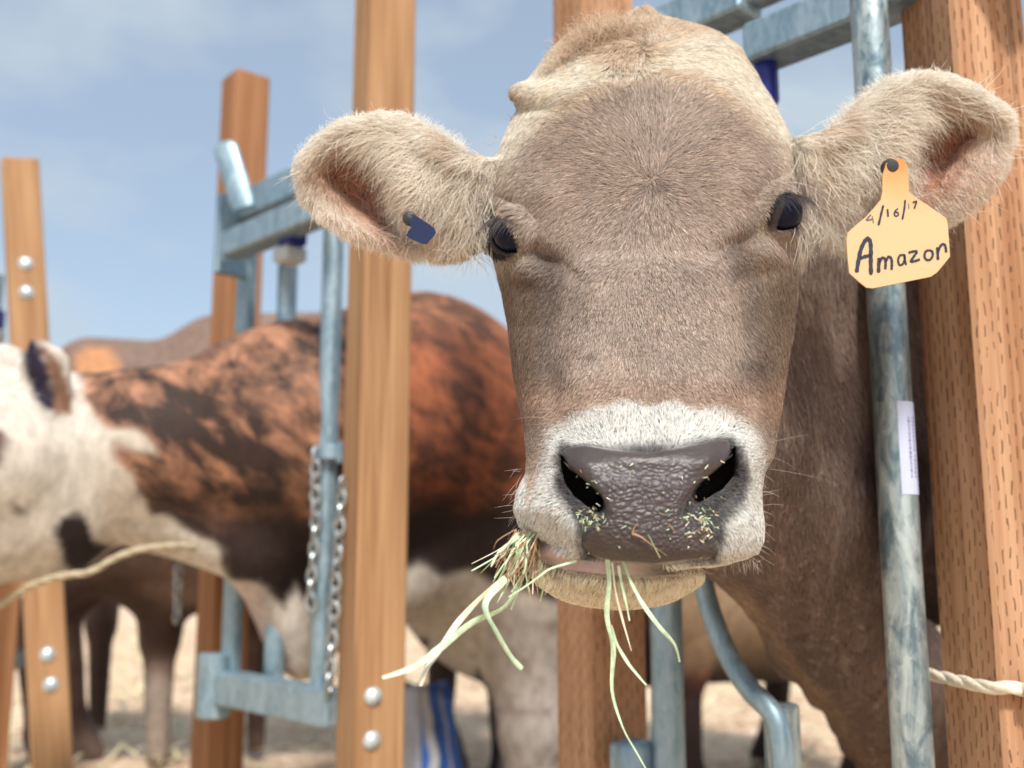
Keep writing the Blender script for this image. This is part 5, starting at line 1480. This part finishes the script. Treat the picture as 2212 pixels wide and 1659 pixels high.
STALKS = [
 ([(1312, 1208, .715), (1316, 1260, .712), (1311, 1330, .712), (1325, 1400, .712), (1322, 1490, .712), (1345, 1570, .705), (1375, 1625, .700), (1412, 1690, .695)], .0035, 'green', 'longest green hay stalk, falling from the lips to the bottom edge'),
 ([(1322, 1215, .713), (1330, 1280, .712), (1345, 1340, .712), (1355, 1375, .711), (1364, 1406, .71)], .0016, 'pale', 'thin pale straw ending level with the chin post, just right of the longest stalk'),
 ([(1320, 1350, .708), (1332, 1390, .706), (1355, 1430, .703), (1372, 1452, .701), (1396, 1480, .698)], .0022, 'green', 'short stalk with a dry brown tip branching off the longest stalk'),
 ([(1336, 1222, .712), (1343, 1262, .711), (1352, 1300, .711), (1360, 1341, .711)], .0020, 'green', 'shortest green blade hanging straight under the middle of the mouth'),
 ([(1347, 1212, .712), (1356, 1240, .709), (1372, 1275, .706), (1392, 1310, .703), (1425, 1355, .70), (1452, 1385, .698), (1462, 1405, .697), (1468, 1430, .697)], .0032, 'green', 'green blade bending away to the right in front of the galvanised pipe'),
 ([(1120, 1270, .745), (1085, 1315, .73), (1020, 1345, .70), (950, 1400, .66), (895, 1440, .64), (826, 1464, .63)], .0050, 'green', 'blurred green stalk reaching farthest to the left from the mouth'),
 ([(1105, 1232, .745), (1040, 1290, .72), (985, 1350, .69), (945, 1410, .67), (918, 1450, .655), (908, 1482, .65)], .0042, 'pale', 'blurred pale stalk crossing over the leftmost one'),
 ([(1092, 1250, .73), (1055, 1290, .70), (1050, 1320, .69), (1075, 1370, .675), (1105, 1420, .665), (1128, 1445, .66)], .0052, 'green', 'blurred green stalk bent sharply to the right under the hay tuft'),
 ([(1245, 1212, .718), (1190, 1228, .72), (1165, 1245, .722), (1130, 1270, .725), (1098, 1290, .725)], .0016, 'green', 'thin green stalk lying across the lower lip towards the left'),
]
for i, (pts, w, mt, lab) in enumerate(STALKS):
    o = blade(pts, w, M[mt], i * 7 + 1).build('hay_stalk', M[mt], None, True); tag(o, lab, 'hay stalk', 'hay stalks hanging from the mouth')
def hay_tuft():
    root = empty('hay_tuft', P3(1130, 1210, .74), 'tangled tuft of brown and green hay at the left corner of the mouth', 'hay')
    rs = random.Random(5)
    for mt, n in (('brownhay', 80), ('green', 34), ('pale', 16)):
        m = MB()
        for i in range(n):
            u0 = rs.uniform(1112, 1165); v0 = rs.uniform(1142, 1180); D0 = rs.uniform(.735, .765)
            L = rs.uniform(50, 150) if mt != 'brownhay' else rs.uniform(30, 120)
            a = math.radians(rs.gauss(112, 13)); k = rs.gauss(0, 9)
            p = [(u0, v0, D0), (u0 + math.cos(a) * L * .5 + k, v0 + math.sin(a) * L * .5, D0 - .008), (u0 + math.cos(a) * L + rs.gauss(0, 10), v0 + math.sin(a) * L + rs.gauss(0, 6), D0 - rs.uniform(-.005, .02))]
            b = blade(p, rs.uniform(.0006, .0014) if mt == 'brownhay' else rs.uniform(.0010, .0022), None, i); m.add(b.v, b.f)
        o = m.build('brown_hay' if mt == 'brownhay' else ('green_hay' if mt == 'green' else 'pale_hay'), M[mt], root); o['kind'] = 'stuff'
hay_tuft()
def nose_w(u, v):
    """depth of the pad surface at a spot (front of the muzzle)"""
    v_ = np.array([float(v)]); uL = curve1(SIL, v_, 1)[0]; uR = curve1(SIL, v_, 2)[0]; a = (uR - uL) / 2; uc = (uR + uL) / 2
    wf = float(w_of(curve1(DEP, v_))[0]); b = float(curve1(HB, v_)[0]) * WS; nx = float(curve1(EXN, v_)[0])
    x = min(abs((u - uc) / a), .97); y = (1 - x ** nx) ** (1 / 2.15)
    return wf + b - b * y - float(relief(np.array([float(u)]), v_)[0])
def hay_bits():
    rs = random.Random(11)
    for mt, n in (('green', 95), ('brownhay', 60), ('pale', 40)):
        m = MB()
        for i in range(n):
            q = rs.random()
            if q < .50: u, v, s = rs.gauss(1518, 16), rs.gauss(1133, 20), 1.0
            elif q < .72: u, v, s = rs.gauss(1272, 18), rs.gauss(1118, 13), .9
            else: u, v, s = rs.uniform(1240, 1560), rs.uniform(985, 1205), .8
            L = rs.uniform(4, 15) * s; a = rs.uniform(0, math.pi); uu, vv = u + L * math.cos(a), v + L * math.sin(a)
            p = []
            for t in (0, .5, 1):
                x, y = u + (uu - u) * t, v + (vv - v) * t; p.append((x, y, float(d_of(nose_w(x, y) - 3.5 - rs.uniform(0, 5) * (s > .85)))))
            b = blade(p, rs.uniform(.0004, .0010), None, i); m.add(b.v, b.f)
        if mt == 'brownhay':
            for pp, w in (([(1365, 1152), (1385, 1160), (1412, 1180), (1440, 1200)], .0016), ([(1366, 1155), (1370, 1140), (1378, 1128)], .0012), ([(1445, 1132), (1450, 1138), (1456, 1146)], .0012)):
                b = blade([(x, y, float(d_of(nose_w(x, y) - 6))) for x, y in pp], w, None, 3); m.add(b.v, b.f)
        if mt == 'green':
            b = blade([(x, y, float(d_of(nose_w(x, y) - 6))) for x, y in ((1400, 1155), (1412, 1178), (1426, 1205))], .0012, None, 2); m.add(b.v, b.f)
        yield mt, m
hb = empty('hay_crumbs', P3(1400, 1130, .69), 'tiny crumbs of hay stuck to the wet nose and nostrils', 'hay crumbs'); hb['kind'] = 'stuff'
for mt, m in hay_bits():
    o = m.build({'green': 'green_crumbs', 'brownhay': 'brown_crumbs', 'pale': 'pale_crumbs'}[mt], M[mt], hb); o['kind'] = 'stuff'
o = blade([(1060, 432, .868), (1066, 458, .866), (1076, 478, .864), (1090, 492, .862), (1087, 505, .861)], .0011, M['green'], 4).build('hay_stalk', M['green'], None); tag(o, 'tiny green hay wisp hanging over the left-hand eye', 'hay stalk')

# blue and white sack on the ground behind
def sack():
    m, nt, b = new_mat('sack_stripes')
    oc = N(nt, 'ShaderNodeTexCoord').outputs['Object']; sp = N(nt, 'ShaderNodeSeparateXYZ'); nt.links.new(oc, sp.inputs[0])
    x = mathn(nt, 'MULTIPLY_ADD', sp.outputs[2], .16, sp.outputs[0]); x = mathn(nt, 'ADD', x, mathn(nt, 'MULTIPLY', noise(nt, 9, 2, .5, oc), .04))
    f = mathn(nt, 'FRACT', mathn(nt, 'MULTIPLY', x, 10.5))
    nt.links.new(ramp(nt, f, [(.0, (.03, .13, .50)), (.34, (.05, .18, .60)), (.40, (.55, .57, .62)), (.56, (.60, .60, .62)), (.62, (.03, .10, .38)), (.85, (.04, .15, .52)), (.90, (.50, .42, .28)), (.97, (.04, .15, .52))]), b.inputs['Base Color'])
    b.inputs['Roughness'].default_value = .45; bump(nt, b, noise(nt, 22, 4, .6, oc), .6, .02); M['sackblue'] = m
    c = P3(908, 1640, 2.62); c.z = 0
    root = empty('sack', c, 'blue and white plastic sack on the ground between the posts', 'sack')
    n, k = 28, 14
    for name, mat, a0, a1 in (('white_side', 'sackwhite', -170, -85), ('blue_side', 'sackblue', -85, 190)):
        V = []; F = []
        for j in range(k + 1):
            t = j / k
            for i in range(n + 1):
                a = math.radians(a0 + (a1 - a0) * i / n)
                r = .105 * (1 - .30 * t ** 1.6) * (1 + .10 * math.sin(a * 5 + t * 4) + .05 * math.sin(a * 11))
                V.append(c + Vector((math.cos(a) * r, math.sin(a) * r * .8, .36 * t + .01 * math.sin(a * 3))))
        for j in range(k):
            for i in range(n): b = j * (n + 1) + i; F.append((b, b + 1, b + n + 2, b + n + 1))
        m = MB(); m.add(V, F); o = m.build(name, M[mat], root, True)
        sd = o.modifiers.new('s', 'SOLIDIFY'); sd.thickness = .003
sack()
